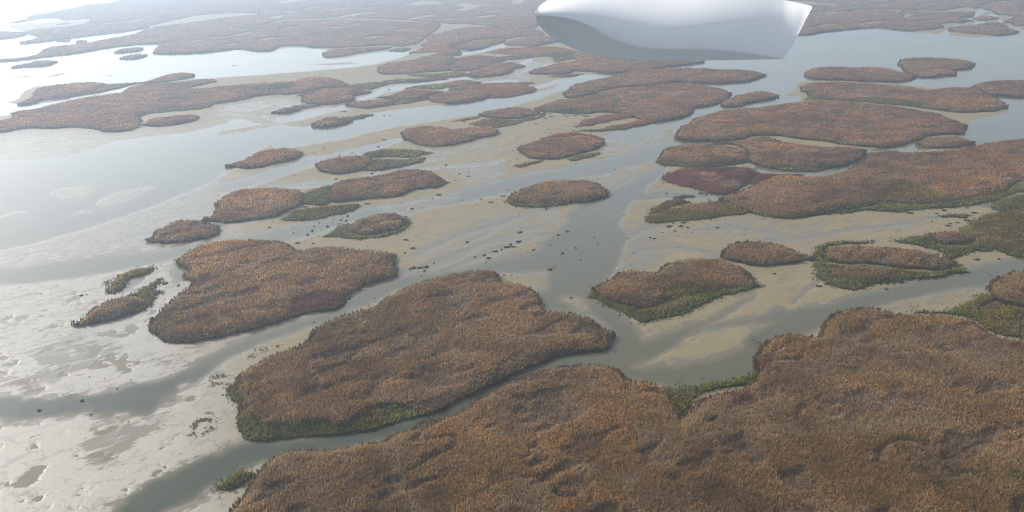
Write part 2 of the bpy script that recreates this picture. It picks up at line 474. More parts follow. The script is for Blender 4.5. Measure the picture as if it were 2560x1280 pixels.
def wet_fields(uv, xy):
    """signed distance-like field in metres (negative in water) and wetness"""
    u, v = uv[:, 0], uv[:, 1]
    dist = np.hypot(xy[:, 0], xy[:, 1])
    wx = fbm(xy[:, 0] / 14, xy[:, 1] / 14, 4, 3)
    wy = fbm(xy[:, 0] / 14, xy[:, 1] / 14, 4, 53)
    slant = np.sqrt(dist ** 2 + ALT ** 2)
    mpp = slant / FOC                      # metres per source pixel across
    sinv = ALT / slant
    asp = 1.0 / sinv
    wx = wx + .35 * fbm(xy[:, 0] / 3.2, xy[:, 1] / 3.2, 3, 13)
    wy = wy + .35 * fbm(xy[:, 0] / 3.2, xy[:, 1] / 3.2, 3, 63)
    rag = 2.4 + 2.4 * smooth(560, 380, u) * smooth(700, 800, v)
    U = u + wx * rag / mpp
    V = v + wy * rag / mpp / asp * 1.6
    sd = np.full(len(u), 1e6)
    for q in STRW:
        lo, hi = q[:, 1].min() - 90, q[:, 1].max() + 90
        sel = np.nonzero((V > lo) & (V < hi) & (U > q[:, 0].min() - 200) & (U < q[:, 0].max() + 200))[0]
        if not len(sel): continue
        a, b = U[sel], V[sel]
        best = np.full(len(sel), 1e9)
        mm = mpp[sel]
        k = asp[sel]
        for i in range(len(q) - 1):
            x1, y1, w1 = q[i]; x2, y2, w2 = q[i + 1]
            vx, vy = x2 - x1, y2 - y1
            t = np.clip(((a - x1) * vx + (b - y1) * vy) / (vx * vx + vy * vy), 0, 1)
            w = w1 + (w2 - w1) * t
            dy = (b - y1 - t * vy)
            dx = (a - x1 - t * vx)
            d = np.sqrt(dx * dx + dy * dy) - w
            np.minimum(best, d * mm * np.minimum(k, 4), out=best)
        sd[sel] = np.minimum(sd[sel], best)
    for poly in WPOLY:
        P = catmull(poly, 3)
        lo, hi = P.min(0) - 70, P.max(0) + 70
        sel = np.nonzero((V > lo[1]) & (V < hi[1]) & (U > lo[0]) & (U < hi[0]))[0]
        if not len(sel): continue
        a, b = U[sel], V[sel]
        d = segdist(a, b * 1.0, P)
        ins = inside(a, b, P)
        d = np.where(ins, -d, d) * mpp[sel] * np.minimum(asp[sel], 4)
        sd[sel] = np.minimum(sd[sel], d)
    for poly in SHOALS:
        P = catmull(poly, 3)
        lo, hi = P.min(0) - 40, P.max(0) + 40
        sel = np.nonzero((V > lo[1]) & (V < hi[1]) & (U > lo[0]) & (U < hi[0]))[0]
        if not len(sel): continue
        d = segdist(U[sel], V[sel], P)
        d = np.where(inside(U[sel], V[sel], P), d, -d) * mpp[sel] * np.minimum(asp[sel], 4)
        sd[sel] = np.maximum(sd[sel], np.minimum(d, 3.0))
    wet = np.zeros(len(u))
    for poly, s in WETZONES:
        P = catmull(poly, 2)
        lo, hi = P.min(0) - 70, P.max(0) + 70
        sel = np.nonzero((V > lo[1]) & (V < hi[1]) & (U > lo[0]) & (U < hi[0]))[0]
        if not len(sel): continue
        d = segdist(U[sel], V[sel], P)
        d = np.where(inside(U[sel], V[sel], P), d, -d)
        wet[sel] = np.maximum(wet[sel], s * smooth(-25, 18, d))
    return sd, wet

def ground_grid(step_u, step_v):
    us = np.concatenate([np.linspace(-5200, -160, 40)[:-1], np.arange(-160, 2721, step_u), np.linspace(2720, 7800, 40)[1:]])
    # rows run from close under the aircraft out to several kilometres
    vs = np.concatenate([np.arange(1330, -66, -step_v), np.linspace(-70, -122, 30)])
    vlow = np.linspace(6500, 1335, 40)
    vs = np.concatenate([vlow, vs])
    return us, vs

def make_ground():
    us, vs = ground_grid(2.7, 2.3)
    # lay rows at constant depression: undo the roll so that rows never meet the horizon
    UU, VV = np.meshgrid(us, vs)
    slope = math.tan(ROLL)
    VV2 = VV - (UU - W / 2) * slope
    uv = np.stack([UU.ravel(), VV2.ravel()], 1)
    xy = unproj(uv, 0.0)
    r = np.hypot(xy[:, 0], xy[:, 1])
    k = np.minimum(1, 7000 / r)
    xy = xy * k[:, None]
    sd, wet = wet_fields(uv, xy)
    far = smooth(1200, 2500, r)
    x, y = xy[:, 0], xy[:, 1]
    ca, sa = math.cos(FLOW), math.sin(FLOW)
    fx, fy = x * ca - y * sa, x * sa + y * ca
    n1 = fbm(fx / 30, fy / 9, 5, 11)
    n2 = fbm(x / 5, y / 5, 3, 29)
    n3 = fbm(x / 5.5, y / 5.5, 7, 71)
    h = np.clip(sd * 0.03, -0.45, 0.13)
    land = smooth(0, 5, sd)
    # low puddly flats on the left, higher bars elsewhere
    u = uv[:, 0]; v = uv[:, 1]
    puddle = smooth(560, 420, u) * smooth(640, 760, v) + 0.55 * wet
    puddle = np.clip(puddle, 0, 1) * land
    h = h + land * (0.05 * n1 + 0.008 * n2) + 0.03 * n1 * smooth(-6, 0, sd) * (1 - land)
    h = h - puddle * np.maximum(0, (-0.19 - n3)) * .5 - puddle * 0.035
    wetness = np.maximum(wet, 0.62 * smooth(6.5, 0.2, sd)) + 0.35 * smooth(0.09, 0.0, h) - 0.12
    wetness = wetness + 0.22 * n1 + 0.16 * smooth(500, 800, v * 0 + u) * smooth(760, 640, v) * smooth(330, 420, v)
    slick_glare = smooth(760, 380, u + 40 * n1) * smooth(230, 420, v)  # left-side mask: smoother mud, with sun glare put into its colour
    nv, nu = len(vs), len(us)
    idx = np.arange(nu * nv).reshape(nv, nu)
    f = np.stack([idx[:-1, :-1], idx[:-1, 1:], idx[1:, 1:], idx[1:, :-1]], -1).reshape(-1)
    me = mesh_np('ground', np.column_stack([xy, h]), f, 4, {'wet': wetness, 'slick_glare': slick_glare}, True, (M_MUD,))
    g = link('ground', me)
    tag(g, 'pale tidal mud flat between the channels', kind='structure')
    # water sheet, coarser
    iu = np.arange(0, nu, 3); iv = np.arange(0, nv, 3)
    if iu[-1] != nu - 1: iu = np.append(iu, nu - 1)
    if iv[-1] != nv - 1: iv = np.append(iv, nv - 1)
    sub = idx[np.ix_(iv, iu)].ravel()
    dep = np.clip(-sd[sub] / 3.5, 0, 1)
    clr = smooth(860, 980, v[sub]) * smooth(1560, 1380, u[sub]) * .95 
    clr = np.clip(clr, 0, 1)
    idx2 = np.arange(len(sub)).reshape(len(iv), len(iu))
    f2 = np.stack([idx2[:-1, :-1], idx2[:-1, 1:], idx2[1:, 1:], idx2[1:, :-1]], -1).reshape(-1)
    me2 = mesh_np('water', np.column_stack([xy[sub], np.zeros(len(sub))]), f2, 4, {'depth': dep, 'clear': clr}, True, (M_WATER,))
    wobj = link('water', me2)
    tag(wobj, 'silty grey water in the winding channels', kind='structure')
make_ground()

# ------------------------------------------------------------------ vegetation
C = lambda *a: np.array(a, float)
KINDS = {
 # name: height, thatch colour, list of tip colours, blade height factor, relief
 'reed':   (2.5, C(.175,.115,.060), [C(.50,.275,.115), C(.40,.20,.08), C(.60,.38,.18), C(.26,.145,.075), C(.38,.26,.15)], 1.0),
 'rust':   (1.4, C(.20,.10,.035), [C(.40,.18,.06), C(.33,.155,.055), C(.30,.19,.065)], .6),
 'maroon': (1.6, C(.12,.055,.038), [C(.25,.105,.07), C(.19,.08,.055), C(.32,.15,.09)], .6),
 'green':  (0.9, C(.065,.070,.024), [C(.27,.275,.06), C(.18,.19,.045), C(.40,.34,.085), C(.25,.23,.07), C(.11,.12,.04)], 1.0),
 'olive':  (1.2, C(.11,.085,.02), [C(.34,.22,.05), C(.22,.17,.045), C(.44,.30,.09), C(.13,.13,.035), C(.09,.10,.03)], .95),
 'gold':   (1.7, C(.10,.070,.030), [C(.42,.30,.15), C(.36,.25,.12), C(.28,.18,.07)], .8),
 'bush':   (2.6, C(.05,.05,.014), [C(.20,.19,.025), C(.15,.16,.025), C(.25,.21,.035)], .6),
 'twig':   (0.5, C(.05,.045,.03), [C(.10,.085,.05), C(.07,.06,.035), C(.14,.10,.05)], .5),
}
KN = list(KINDS)

def kind_arrays(k):
    h, th, tips, bf = KINDS[k]
    return h, th, np.array(tips), bf

def canopy_noise(x, y):
    ca, sa = math.cos(FLOW), math.sin(FLOW)
    fx, fy = x * ca - y * sa, x * sa + y * ca
    ridge = np.abs(fbm(fx / 55, fy / 20, 3, 613))
    gate = smooth(-.1, .25, fbm(x / 60, y / 60, 2, 99))
    rr_ = np.clip(np.hypot(x, y) / 450, 1, 2.2)
    seam = smooth(0.055 * rr_, 0.0, ridge) * np.maximum(gate, np.clip(rr_ - 1.2, 0, 1)) * np.minimum(rr_, 1.5)
    dip = smooth(0.12, 0.42, fbm(fx / 11, fy / 6, 3, 777))
    return 0.8 * fbm(x / 17, y / 17, 3, 5) + 0.55 * fbm(x / 4.0, y / 4.0, 3, 91) - 2.2 * seam - 1.7 * dip

def bed_outline(px, h):
    P = catmull(px, 5)
    # drop near duplicate points
    d = np.hypot(*(P - np.roll(P, 1, 0)).T)
    P = P[d > 0.3]
    a = 0.5 * np.sum(P[:, 0] * np.roll(P[:, 1], -1) - np.roll(P[:, 0], -1) * P[:, 1])
    T = np.roll(P, -2, 0) - np.roll(P, 2, 0)
    nrm = np.stack([T[:, 1], -T[:, 0]], 1)
    nrm /= np.hypot(*nrm.T)[:, None] + 1e-9
    if a < 0: nrm = -nrm
    up = smooth(-0.15, 0.75, -nrm[:, 1])
    for _ in range(3):
        up = (np.roll(up, 1) + up + np.roll(up, -1)) / 3
    z = h * up * 0.92
    Q = unproj(P, z)
    # small scallops
    n2 = np.stack([fbm(Q[:, 0] / 4, Q[:, 1] / 4, 3, 41), fbm(Q[:, 0] / 4, Q[:, 1] / 4, 3, 77)], 1)
    n2 = n2 + 1.0 * np.stack([fbm(Q[:, 0] / 15, Q[:, 1] / 15, 2, 141), fbm(Q[:, 0] / 15, Q[:, 1] / 15, 2, 177)], 1)
    r = np.hypot(*Q.T)
    amp = np.clip(r * 0.0028, 0.5, 2.2) * (1.0 if h > 2 else 1.5)
    Q = Q + n2 * amp[:, None]
    return Q

ZONES = []    # filled below: (kind, world polygon)
def zone_kind(x, y, base, zones, jit=0):
    """index of vegetation kind per point"""
    k = np.full(x.shape, KN.index(base))
    wx = x + fbm(x / 3.5, y / 3.5, 3, 7) * 1.6
    wy = y + fbm(x / 3.5, y / 3.5, 3, 8) * 1.6
    if jit:
        wx = wx + rng.normal(0, jit, len(x)); wy = wy + rng.normal(0, jit, len(x))
    for zk, Z in zones:
        lo, hi = Z.min(0) - 3, Z.max(0) + 3
        sel = np.nonzero((wx > lo[0]) & (wx < hi[0]) & (wy > lo[1]) & (wy < hi[1]))[0]
        if len(sel):
            m = inside(wx[sel], wy[sel], Z)
            k[sel[m]] = KN.index(zk)
    return k

HK = np.array([KINDS[k][0] for k in KN])
THK = np.array([KINDS[k][1] for k in KN])
BFK = np.array([KINDS[k][3] for k in KN])

def blades(base, hgt, wid, coltip, colbase, nb=2, lean=0.28, r=rng):
    """crossed leaf-shaped blades. base (N,3)"""
    n = len(base)
    az0 = r.uniform(0, math.pi, n)
    V, Cc = [], []
    for b in range(nb):
        az = az0 + b * math.pi / nb + r.normal(0, .25, n)
        dx, dy = np.cos(az) * wid * .5, np.sin(az) * wid * .5
        la = r.uniform(0, 2 * math.pi, n)
        ll = np.abs(r.normal(0, lean, n)) * hgt
        lx, ly = np.cos(la) * ll + 0.12 * hgt, np.sin(la) * ll - 0.05 * hgt
        p0 = base
        pl = base + np.stack([-dx + lx * .55, -dy + ly * .55, hgt * .62], 1)
        pr = base + np.stack([dx + lx * .55, dy + ly * .55, hgt * .62], 1)
        pt = base + np.stack([lx, ly, hgt], 1)
        V.append(np.stack([p0, pr, pt, pl], 1))
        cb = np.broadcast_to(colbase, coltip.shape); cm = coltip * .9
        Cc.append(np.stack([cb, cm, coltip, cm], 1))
    V = np.stack(V, 1).reshape(-1, 3)
    Cc = np.stack(Cc, 1).reshape(-1, 3)
    return V, Cc

def tint(x, y):
    a = fbm(x / 34, y / 34, 4, 201)      # rust to grey
    b = .6 * fbm(x / 9, y / 9, 4, 305) + .6 * fbm(x / 32, y / 32, 3, 307)        # light and dark stands
    return a, b

def colour_tips(kidx, x, y, r=rng, d=None):
    out = np.zeros((len(x), 3))
    for i, kn in enumerate(KN):
        sel = np.nonzero(kidx == i)[0]
        if len(sel):
            tips = np.array(KINDS[kn][2])
            out[sel] = tips[r.integers(0, len(tips), len(sel))]
    a, b = tint(x, y)
    out = out * np.maximum(.35, 1 + .75 * b)[:, None] * (1 + r.uniform(-.42, .32, len(x)) * np.clip(230 / np.hypot(x, y), .22, 1))[:, None]
    pk = smooth(260, 620, np.hypot(x, y))[:, None]  # distance haze put into the tip colour as a pink-mauve tint
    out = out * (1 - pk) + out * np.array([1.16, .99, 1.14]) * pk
    warm = np.stack([1 + .22 * a, 1 + .06 * a, 1 - .25 * a], 1) * np.array([.82, .845, .80])
    reedy = np.isin(kidx, [KN.index('reed')])
    out[reedy] *= warm[reedy]
    # greyer, duller tips in the sunken patches; golden rim round every bed
    sw = canopy_noise(x, y)
    g = (smooth(-.5, -1.6, sw) * .35)[:, None]
    grey = out.mean(1)[:, None] * np.array([.98, .92, .92]) * .9
    out = out * (1 - g) + grey * g
    # straw-pale wind lanes where stems are bent over
    ln = smooth(.06, .0, np.abs(fbm(x / 16 + y / 50, y / 34, 2, 881))) * smooth(.05, .35, fbm(x / 30, y / 30, 2, 882)) * .75 * reedy
    ln = np.maximum(ln, .5 * smooth(.18, .5, fbm(x / 17, y / 11, 4, 921)) * reedy)
    out = out * (1 - ln[:, None]) + np.array([.44, .34, .22]) * ln[:, None]
    if d is not None:
        e = (smooth(4.5, .5, d + 1.5 * b) * .5 * reedy)[:, None]
        gold = out.mean(1)[:, None] * np.array([1.5, 1.0, .42]) * 1.05
        out = out * (1 - e) + gold * e
    return out

N_BED = 0
def make_bed(label, base, px, holes=(), zones=(), group='reed beds and marsh patches on the flats', name=None, cat=None, density=1.0, part=None, sparse=False):
    global N_BED
    N_BED += 1
    r = np.random.default_rng(1000 + N_BED)
    h0 = KINDS[base][0]
    Q = bed_outline(px, h0)
    Hs = [unproj(catmull(hp, 3), h0 * .5) for hp in holes]
    Zs = [(zk, unproj(catmull(zp, 3), HK[KN.index(zk)] * .6)) for zk, zp in zones]
    cen = np.array([*(Q.min(0) + Q.max(0)) / 2, 0.0])
    root = bpy.data.objects.new(name, None)
    root.empty_display_size = 1
    COL.objects.link(root)
    root.location = cen
    tag(root, label, cat, group)
    # limit the work to what can be seen plus a margin
    lo, hi = Q.min(0), Q.max(0)
    area = 0.5 * abs(np.sum(Q[:, 0] * np.roll(Q[:, 1], -1) - np.roll(Q[:, 0], -1) * Q[:, 1]))
    def isin(x, y):
        m = inside(x, y, Q)
        for Hh in Hs: m &= ~inside(x, y, Hh)
        return m
    def vis(x, y, mu=260, mv=200):
        p = proj(np.column_stack([x, y, np.full(len(x), 1.5)]))
        return (p[:, 0] > -mu) & (p[:, 0] < W + mu) & (p[:, 1] > -mv) & (p[:, 1] < H + mv)
    def edged(x, y):
        d = segdist(x, y, Q)
        for Hh in Hs: d = np.minimum(d, segdist(x, y, Hh))
        return d
    # area of a quick sample to know how wide the bed is
    def height(x, y, d, k):
        hk = HK[k]
        soft = np.where(hk > 2, 1.5, 1.1)
        e = smooth(-0.2, 1.0, d / soft) * .75 + .25 * smooth(0, 3, d / soft)
        sway = canopy_noise(x, y)
        low = hk < 1.5
        sway = np.where(low, sway + 1.6 * fbm(x / 1.9, y / 1.9, 2, 57), sway)
        return hk * e * np.maximum(0.25, 0.92 + 0.22 * sway) * (0.55 + 0.45 * smooth(0, 5, d + 1.0))
    # ---- body of the bed
    if not sparse:
        rmid = np.hypot(*cen[:2])
        pts = []
        # banded grid: finer close by
        y0, y1 = lo[1], hi[1]
        y = y0
        rows = []
        while y < y1:
            s = np.clip(np.hypot(cen[0], y) * 0.0062, 0.9, 14)
            s = s * (1 if y < 900 else 1.4)
            rows.append((y, s)); y += s
        for (y, s) in rows:
            xs = np.arange(lo[0], hi[0], s)
            xs = xs + r.uniform(-.3, .3, len(xs)) * s
            pts.append(np.column_stack([xs, np.full(len(xs), y) + r.uniform(-.3, .3, len(xs)) * s]))
        pts = np.concatenate(pts)
        m = isin(pts[:, 0], pts[:, 1]) & vis(pts[:, 0], pts[:, 1], 600, 500)
        pts = pts[m]
        d = edged(pts[:, 0], pts[:, 1])
        pts = pts[d > 0.25]
        # ring just inside the edge for a crisp bank
        allv = [Q] + Hs
        edges = []
        o = 0
        for ring in allv:
            n = len(ring)
            edges += [(o + i, o + (i + 1) % n) for i in range(n)]
            o += n
        V2 = np.concatenate(allv + [pts])
        vs_, es_, fs_, ov, oe, of = delaunay_2d_cdt([Vector(p) for p in V2.tolist()], edges, [], 0, 1e-4, False)
        V2 = np.array([(p[0], p[1]) for p in vs_])
        F = np.array([f for f in fs_ if len(f) == 3], int)
        c = V2[F].mean(1)
        F = F[isin(c[:, 0], c[:, 1])]
        x, y = V2[:, 0], V2[:, 1]
        d = edged(x, y)
        k = zone_kind(x, y, base, Zs)
        z = height(x, y, d, k)
        z = np.where(d < 1e-3, 0.28 * HK[k], z)
        col = THK[k].copy()
        a, b = tint(x, y)
        col *= (1 + .3 * b)[:, None]
        nv0 = len(V2)
        verts = np.column_stack([x, y, z])
        # bank down to the ground
        e = np.concatenate([F[:, [0, 1]], F[:, [1, 2]], F[:, [2, 0]]])
        key = {}
        es = set(map(tuple, e.tolist()))
        bnd = [(p, q) for (p, q) in es if (q, p) not in es]
        bv = sorted({p for pq in bnd for p in pq})
        remap = {p: nv0 + i for i, p in enumerate(bv)}
        low = verts[bv].copy(); low[:, 2] = -0.5
        verts = np.concatenate([verts, low])
        colv = np.concatenate([col, col[bv] * .8])
        SF = []
        for p, q in bnd:
            SF += [(p, remap[p], remap[q]), (p, remap[q], q)]
        F = np.concatenate([F, np.array(SF, int)]) if SF else F
        me = mesh_np('thatch', verts - cen, F.ravel(), 3, {'Col': colv}, True, (M_THATCH,))
        link('thatch', me, root)
    # ---- blades and seed heads
    # spacing so that there are about the same number per picture pixel
    xs0, ys0, ss = [], [], []
    bands = []
    y = lo[1]
    if base in ('reed',): dens = 1.0
    else: dens = 1.5
    dens *= density
    while y < hi[1]:
        rr = np.hypot(cen[0], y)
        if lo[0] * hi[0] < 0: rr = max(y, 60)
        sl = math.hypot(rr, ALT)
        s = sl * 0.00102 / math.sqrt(ALT / sl)
        s = max(0.29, s) / math.sqrt(dens) * (0.82 if sl > 380 else 1)
        step = max(2.0, s * 3)
        n = int((hi[0] - lo[0]) * step / (s * s))
        xx = r.uniform(lo[0], hi[0], n); yy = r.uniform(y, y + step, n)
        m = vis(xx, yy, 200, 90)
        xx, yy = xx[m], yy[m]
        m = isin(xx, yy)
        xs0.append(xx[m]); ys0.append(yy[m]); ss.append(np.full(m.sum(), s))
        y += step
    # edge stems
    L = np.hypot(*(np.roll(Q, -1, 0) - Q).T)
    cum = np.concatenate([[0], np.cumsum(L)])
    rm = np.hypot(*Q.T).mean()
    se = max(0.3, math.hypot(rm, ALT) * 0.0016)
    ne = int(cum[-1] / se * (2.2 if not sparse else 0))
    t = r.uniform(0, cum[-1], ne)
    ex = np.interp(t, cum, np.append(Q[:, 0], Q[0, 0])); ey = np.interp(t, cum, np.append(Q[:, 1], Q[0, 1]))
    nin = cen[:2] - np.column_stack([ex, ey])
    jit = r.normal(0, .35 if base == 'reed' else 1.0, (ne, 2))
    ex += jit[:, 0]; ey += jit[:, 1]
    m = vis(ex, ey, 200, 90)
    ex, ey = ex[m], ey[m]
    x = np.concatenate(xs0) if xs0 else np.zeros(0)
    y = np.concatenate(ys0); s = np.concatenate(ss)
    d = edged(x, y)
    k = zone_kind(x, y, base, Zs, 1.0)
    bf = BFK[k]
    if sparse:
        g = fbm(x / 2.2, y / 2.2, 3, 400 + N_BED)
        m = (g > 0.02) & (r.uniform(0, 1, len(x)) < smooth(0, 3, d))
        x, y, s, d, k, bf = x[m], y[m], s[m], d[m], k[m], bf[m]
        zt = np.full(len(x), 0.0) + .05
    else:
        zt = height(x, y, d, k)
    bh = (0.55 + 0.85 * r.uniform(0, 1, len(x)) ** 1.5) * bf * 1.15 + s * .08
    if sparse: bh = bh * .9
    wid = np.clip(s * 0.52, .13, 3) * r.uniform(.6, 1.25, len(x))
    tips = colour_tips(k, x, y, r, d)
    tb = THK[k] * .9
    base3 = np.column_stack([x, y, np.maximum(zt - bh * .35, -.05)])
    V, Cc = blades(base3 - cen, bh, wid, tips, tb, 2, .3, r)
    if len(ex):
        k2 = zone_kind(ex, ey, base, Zs)
        hk = HK[k2] * r.uniform(.35, .88, len(ex)) * (1 if base == 'reed' else .7)
        s2 = np.full(len(ex), se)
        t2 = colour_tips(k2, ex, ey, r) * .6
        gm = r.uniform(.2, .9, len(ex))[:, None]
        t2 = t2 * (1 - gm) + np.array([.07, .075, .035]) * gm
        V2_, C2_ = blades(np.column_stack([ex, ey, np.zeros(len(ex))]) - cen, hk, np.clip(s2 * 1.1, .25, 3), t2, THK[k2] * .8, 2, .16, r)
        V = np.concatenate([V, V2_]); Cc = np.concatenate([Cc, C2_])
    me = mesh_np(part or 'seed_heads', V, np.arange(len(V)), 4, {'Col': Cc}, False, (M_BLADE,))
    link(part or 'seed_heads', me, root)
    return root

def sliver(u, v, du, dv, w):
    w = w * 2.9
    return [(u, v), (u + du * .3, v + dv * .3 - w), (u + du * .7, v + dv * .6 - w * .8), (u + du, v + dv), (u + du * .7, v + dv * .75 + w * .5), (u + du * .3, v + dv * .45 + w)]
def reed(label, px, **kw):
    return make_bed(label, 'reed', px, name='reed_bed', cat='reed bed', group='brown reed beds across the delta', part='seed_heads', **kw)
def marsh(label, base, px, **kw):
    nm = {'green': 'green_marsh_patch', 'olive': 'olive_marsh_patch', 'rust': 'rusty_marsh_patch', 'maroon': 'maroon_marsh_patch', 'gold': 'pale_grass_patch', 'twig': 'twiggy_scrub_patch'}[base]
    return make_bed(label, base, px, name=nm, cat='marsh plants', group='low marsh plant patches beside the reeds', part='foliage', **kw)

# ---- the far field
reed('hazy far-left reed bed tapering into bright water at its left tip',
 [(68,45),(80,36),(125,30),(185,18),(225,9),(300,0),(330,-40),(640,-60),(650,25),(600,32),(500,38),(440,50),(378,64),(370,68),(320,78),(240,88),(190,94),(120,103),(60,110),(52,105),(58,101),(95,93),(75,86),(60,83),(68,76),(100,70),(140,68),(205,60),(228,47),(165,50),(140,45),(100,47),(35,57),(30,54),(50,50)],
 holes=[sliver(380,30,70,-7,.8), sliver(250,60,45,-6,.8), sliver(470,40,60,-7,.8), sliver(420,12,70,-8,.6), sliver(130,92,50,-5,.9),[(190,80),(208,76),(200,80)],[(298,57),(340,48),(365,46),(345,53)]])
reed('far reed bed at the left picture edge beside a bright gap', [(-150,78),(30,78),(60,82),(62,86),(58,90),(45,92),(0,98),(-150,104)])
reed('long hazy reed bed with a thin tail reaching the left picture edge',
 [(-150,152),(0,146),(50,143),(88,136),(105,127),(118,118),(150,112),(210,107),(250,99),(325,86),(345,80),(380,68),(500,52),(640,36),(660,60),(600,85),(480,98),(420,104),(398,110),(350,111),(290,117),(230,127),(160,137),(100,144),(45,151),(0,154),(-150,162)])
reed('wide hazy reed bed ending in a scalloped shore above the broad bright channel',
 [(392,118),(410,107),(450,98),(600,87),(660,62),(700,52),(800,48),(900,48),(1030,54),(1100,60),(1066,92),(1045,108),(1030,112),(1000,117),(968,114),(915,116),(865,119),(835,121),(780,118),(745,115),(700,117),(680,126),(640,128),(600,122),(560,126),(500,132),(430,135),(395,135),(386,131),(390,125)],
 holes=[sliver(640,100,70,-9,1.3), sliver(470,104,60,-7,1.1), sliver(900,96,70,-9,1.2), sliver(760,92,55,-8,1.1), sliver(980,78,60,-9,1.2), sliver(870,62,50,-5,1.0), sliver(1010,104,35,-6,1.1), sliver(700,72,60,-7,1), sliver(560,112,55,-5,1.1),[(825,70),(832,65),(855,66),(848,69)],[(560,82),(590,78),(592,80)]])
reed('farthest reed field between the bright ponds at the top centre',
 [(645,26),(640,-60),(1340,-60),(1335,70),(1200,62),(1100,58),(1030,52),(900,46),(800,46),(700,50),(660,60),(645,36)],
 holes=[sliver(1090,52,70,-9,1.2), sliver(1180,44,80,-8,1.3), sliver(930,8,50,-5,.8), sliver(800,2,60,-5,.8), sliver(1210,30,60,-5,1.1), sliver(820,24,50,-5,.8), sliver(1080,18,40,-4,.8),[(693,5),(715,9),(725,5),(770,1),(765,-4),(730,-2)],[(668,43),(690,47),(702,45),(712,38),(755,33),(750,31),(690,38)],[(700,30),(715,27),(738,28),(735,31)],[(745,24),(770,18),(800,16),(770,22)],
  [(820,45),(855,38),(870,35),(895,31),(940,28),(965,28),(900,36),(893,40),(860,42),(845,49),(838,47)],[(970,18),(995,15),(1020,9),(1050,2),(1105,5),(1102,10),(1050,13),(1010,14),(985,18)],[(908,20),(950,15),(930,20)],[(1128,25),(1160,18),(1132,11),(1165,6),(1190,10),(1285,9),(1270,12),(1200,14),(1180,22),(1160,27)],[(1018,48),(1040,40),(1100,32),(1098,34),(1060,43),(1030,49)],[(1280,-2),(1312,-3),(1300,10),(1283,9)]])
reed('tongue of reeds with a rounded left tip below the far field', [(807,134),(810,141),(825,144),(865,140),(905,132),(950,126),(975,120),(968,116),(915,117),(865,120),(835,122),(815,127)])
reed('broad pinkish reed mass around the hair-thin channel left of the aircraft nose',
 [(1072,101),(1066,93),(1085,85),(1180,66),(1330,72),(1360,85),(1345,92),(1300,92),(1265,98),(1250,96),(1180,102),(1135,115),(1140,121),(1152,130),(1140,137),(1110,138),(1080,137),(1100,130),(1030,134),(1030,128),(1060,117),(1050,112)],
 zones=[('rust',[(1030,134),(1060,120),(1130,116),(1140,122),(1110,136),(1080,137)])])
reed('oval reed bed just under the far pinkish mass', [(1133,119),(1150,108),(1180,102),(1250,96),(1262,103),(1230,114),(1195,123),(1165,126),(1142,123)])
reed('flat reed bed beside the underside of the white nose', [(1262,109),(1270,101),(1310,93),(1360,88),(1402,102),(1375,108),(1345,115),(1320,118),(1300,114),(1275,114)])
marsh('small grey-green marsh spit on bright mud in the far middle', 'green', [(975,128),(990,121),(1020,119),(1024,124),(1010,129)])
reed('far-right reed mass stretching along the top behind the big channel',
 [(1900,60),(1900,-60),(2760,-60),(2760,-12),(2560,0),(2490,4),(2460,12),(2440,22),(2425,18),(2400,20),(2350,27),(2300,25),(2260,28),(2250,25),(2150,24),(2120,28),(2080,26),(2020,34)],
 holes=[sliver(2300,12,70,-6,1.0), sliver(2180,14,60,-5,1.0), sliver(2480,-6,60,-6,.9),[(1985,0),(2090,10),(2070,14),(2010,10),(1975,5)],[(2120,5),(2150,3),(2140,9),(2125,8)]])
reed('lower right reed mass whose long straight bank faces the wide blue-grey channel',
 [(1960,60),(2020,37),(2080,27),(2130,28),(2160,24),(2250,27),(2300,27),(2380,28),(2430,28),(2435,34),(2428,42),(2400,44),(2428,50),(2425,54),(2390,57),(2350,60),(2357,68),(2330,75),(2280,77),(2240,74),(2190,69),(2120,74),(2060,80),(2020,87),(1985,88),(1950,80)],
 holes=[sliver(2150,58,80,-6,1.3), sliver(2030,66,70,-7,1.3), sliver(2290,55,50,-6,1.1),[(2258,30),(2270,33),(2310,32),(2280,37),(2268,44),(2256,42),(2262,36)],[(2030,32),(2100,28),(2070,36),(2030,38)],[(2118,25),(2125,17),(2142,16),(2135,24)]])
reed('small straw coloured reed bed in the top right corner creek', [(2430,45),(2445,41),(2475,40),(2495,42),(2497,46),(2470,51),(2440,50)])
reed('reed bed in the top right corner behind the creek', [(2440,17),(2460,12),(2490,5),(2560,0),(2760,-12),(2760,34),(2560,40),(2500,37),(2470,25)])
reed('reed bed cut by the right picture edge just below the corner', [(2510,53),(2530,46),(2560,38),(2760,30),(2760,72),(2560,66),(2530,60)])
reed('straw coloured oval reed island with a green cap at the far right',
 [(2373,72),(2385,65),(2440,61),(2455,56),(2490,53),(2512,58),(2520,67),(2545,78),(2530,85),(2480,88),(2400,82),(2380,78)],
 zones=[('green',[(2450,62),(2460,55),(2490,52),(2515,57),(2518,66),(2480,66)])])
# ---- upper left islands in the haze
reed('narrow hazy reed islet near the left edge below the long thin tail', [(28,169),(40,161),(80,155),(90,150),(128,150),(138,155),(110,165),(60,168)])
reed('upper of two little reed islets in the broad left channel', [(289,131),(300,122),(345,117),(356,121),(345,127),(310,132)])
reed('lower of two little reed islets in the broad left channel', [(306,143),(315,137),(350,134),(369,136),(360,142),(330,148),(308,147)])
reed('tiny hazy reed islet, left of two under the far-left bed', [(142,103),(155,98),(172,99),(165,104)])
reed('tiny hazy reed islet, right of two under the far-left bed', [(189,105),(200,99),(217,101),(205,107)])
reed('thin reed islet in the inlet of the far-left bed', [(141,62),(150,58),(172,57),(165,61)])
reed('grey hazy reed island with a blunt tail pointing left', [(46,259),(60,250),(85,239),(80,232),(95,220),(130,211),(180,206),(230,204),(255,208),(262,214),(245,222),(215,232),(160,245),(110,252),(60,263)])
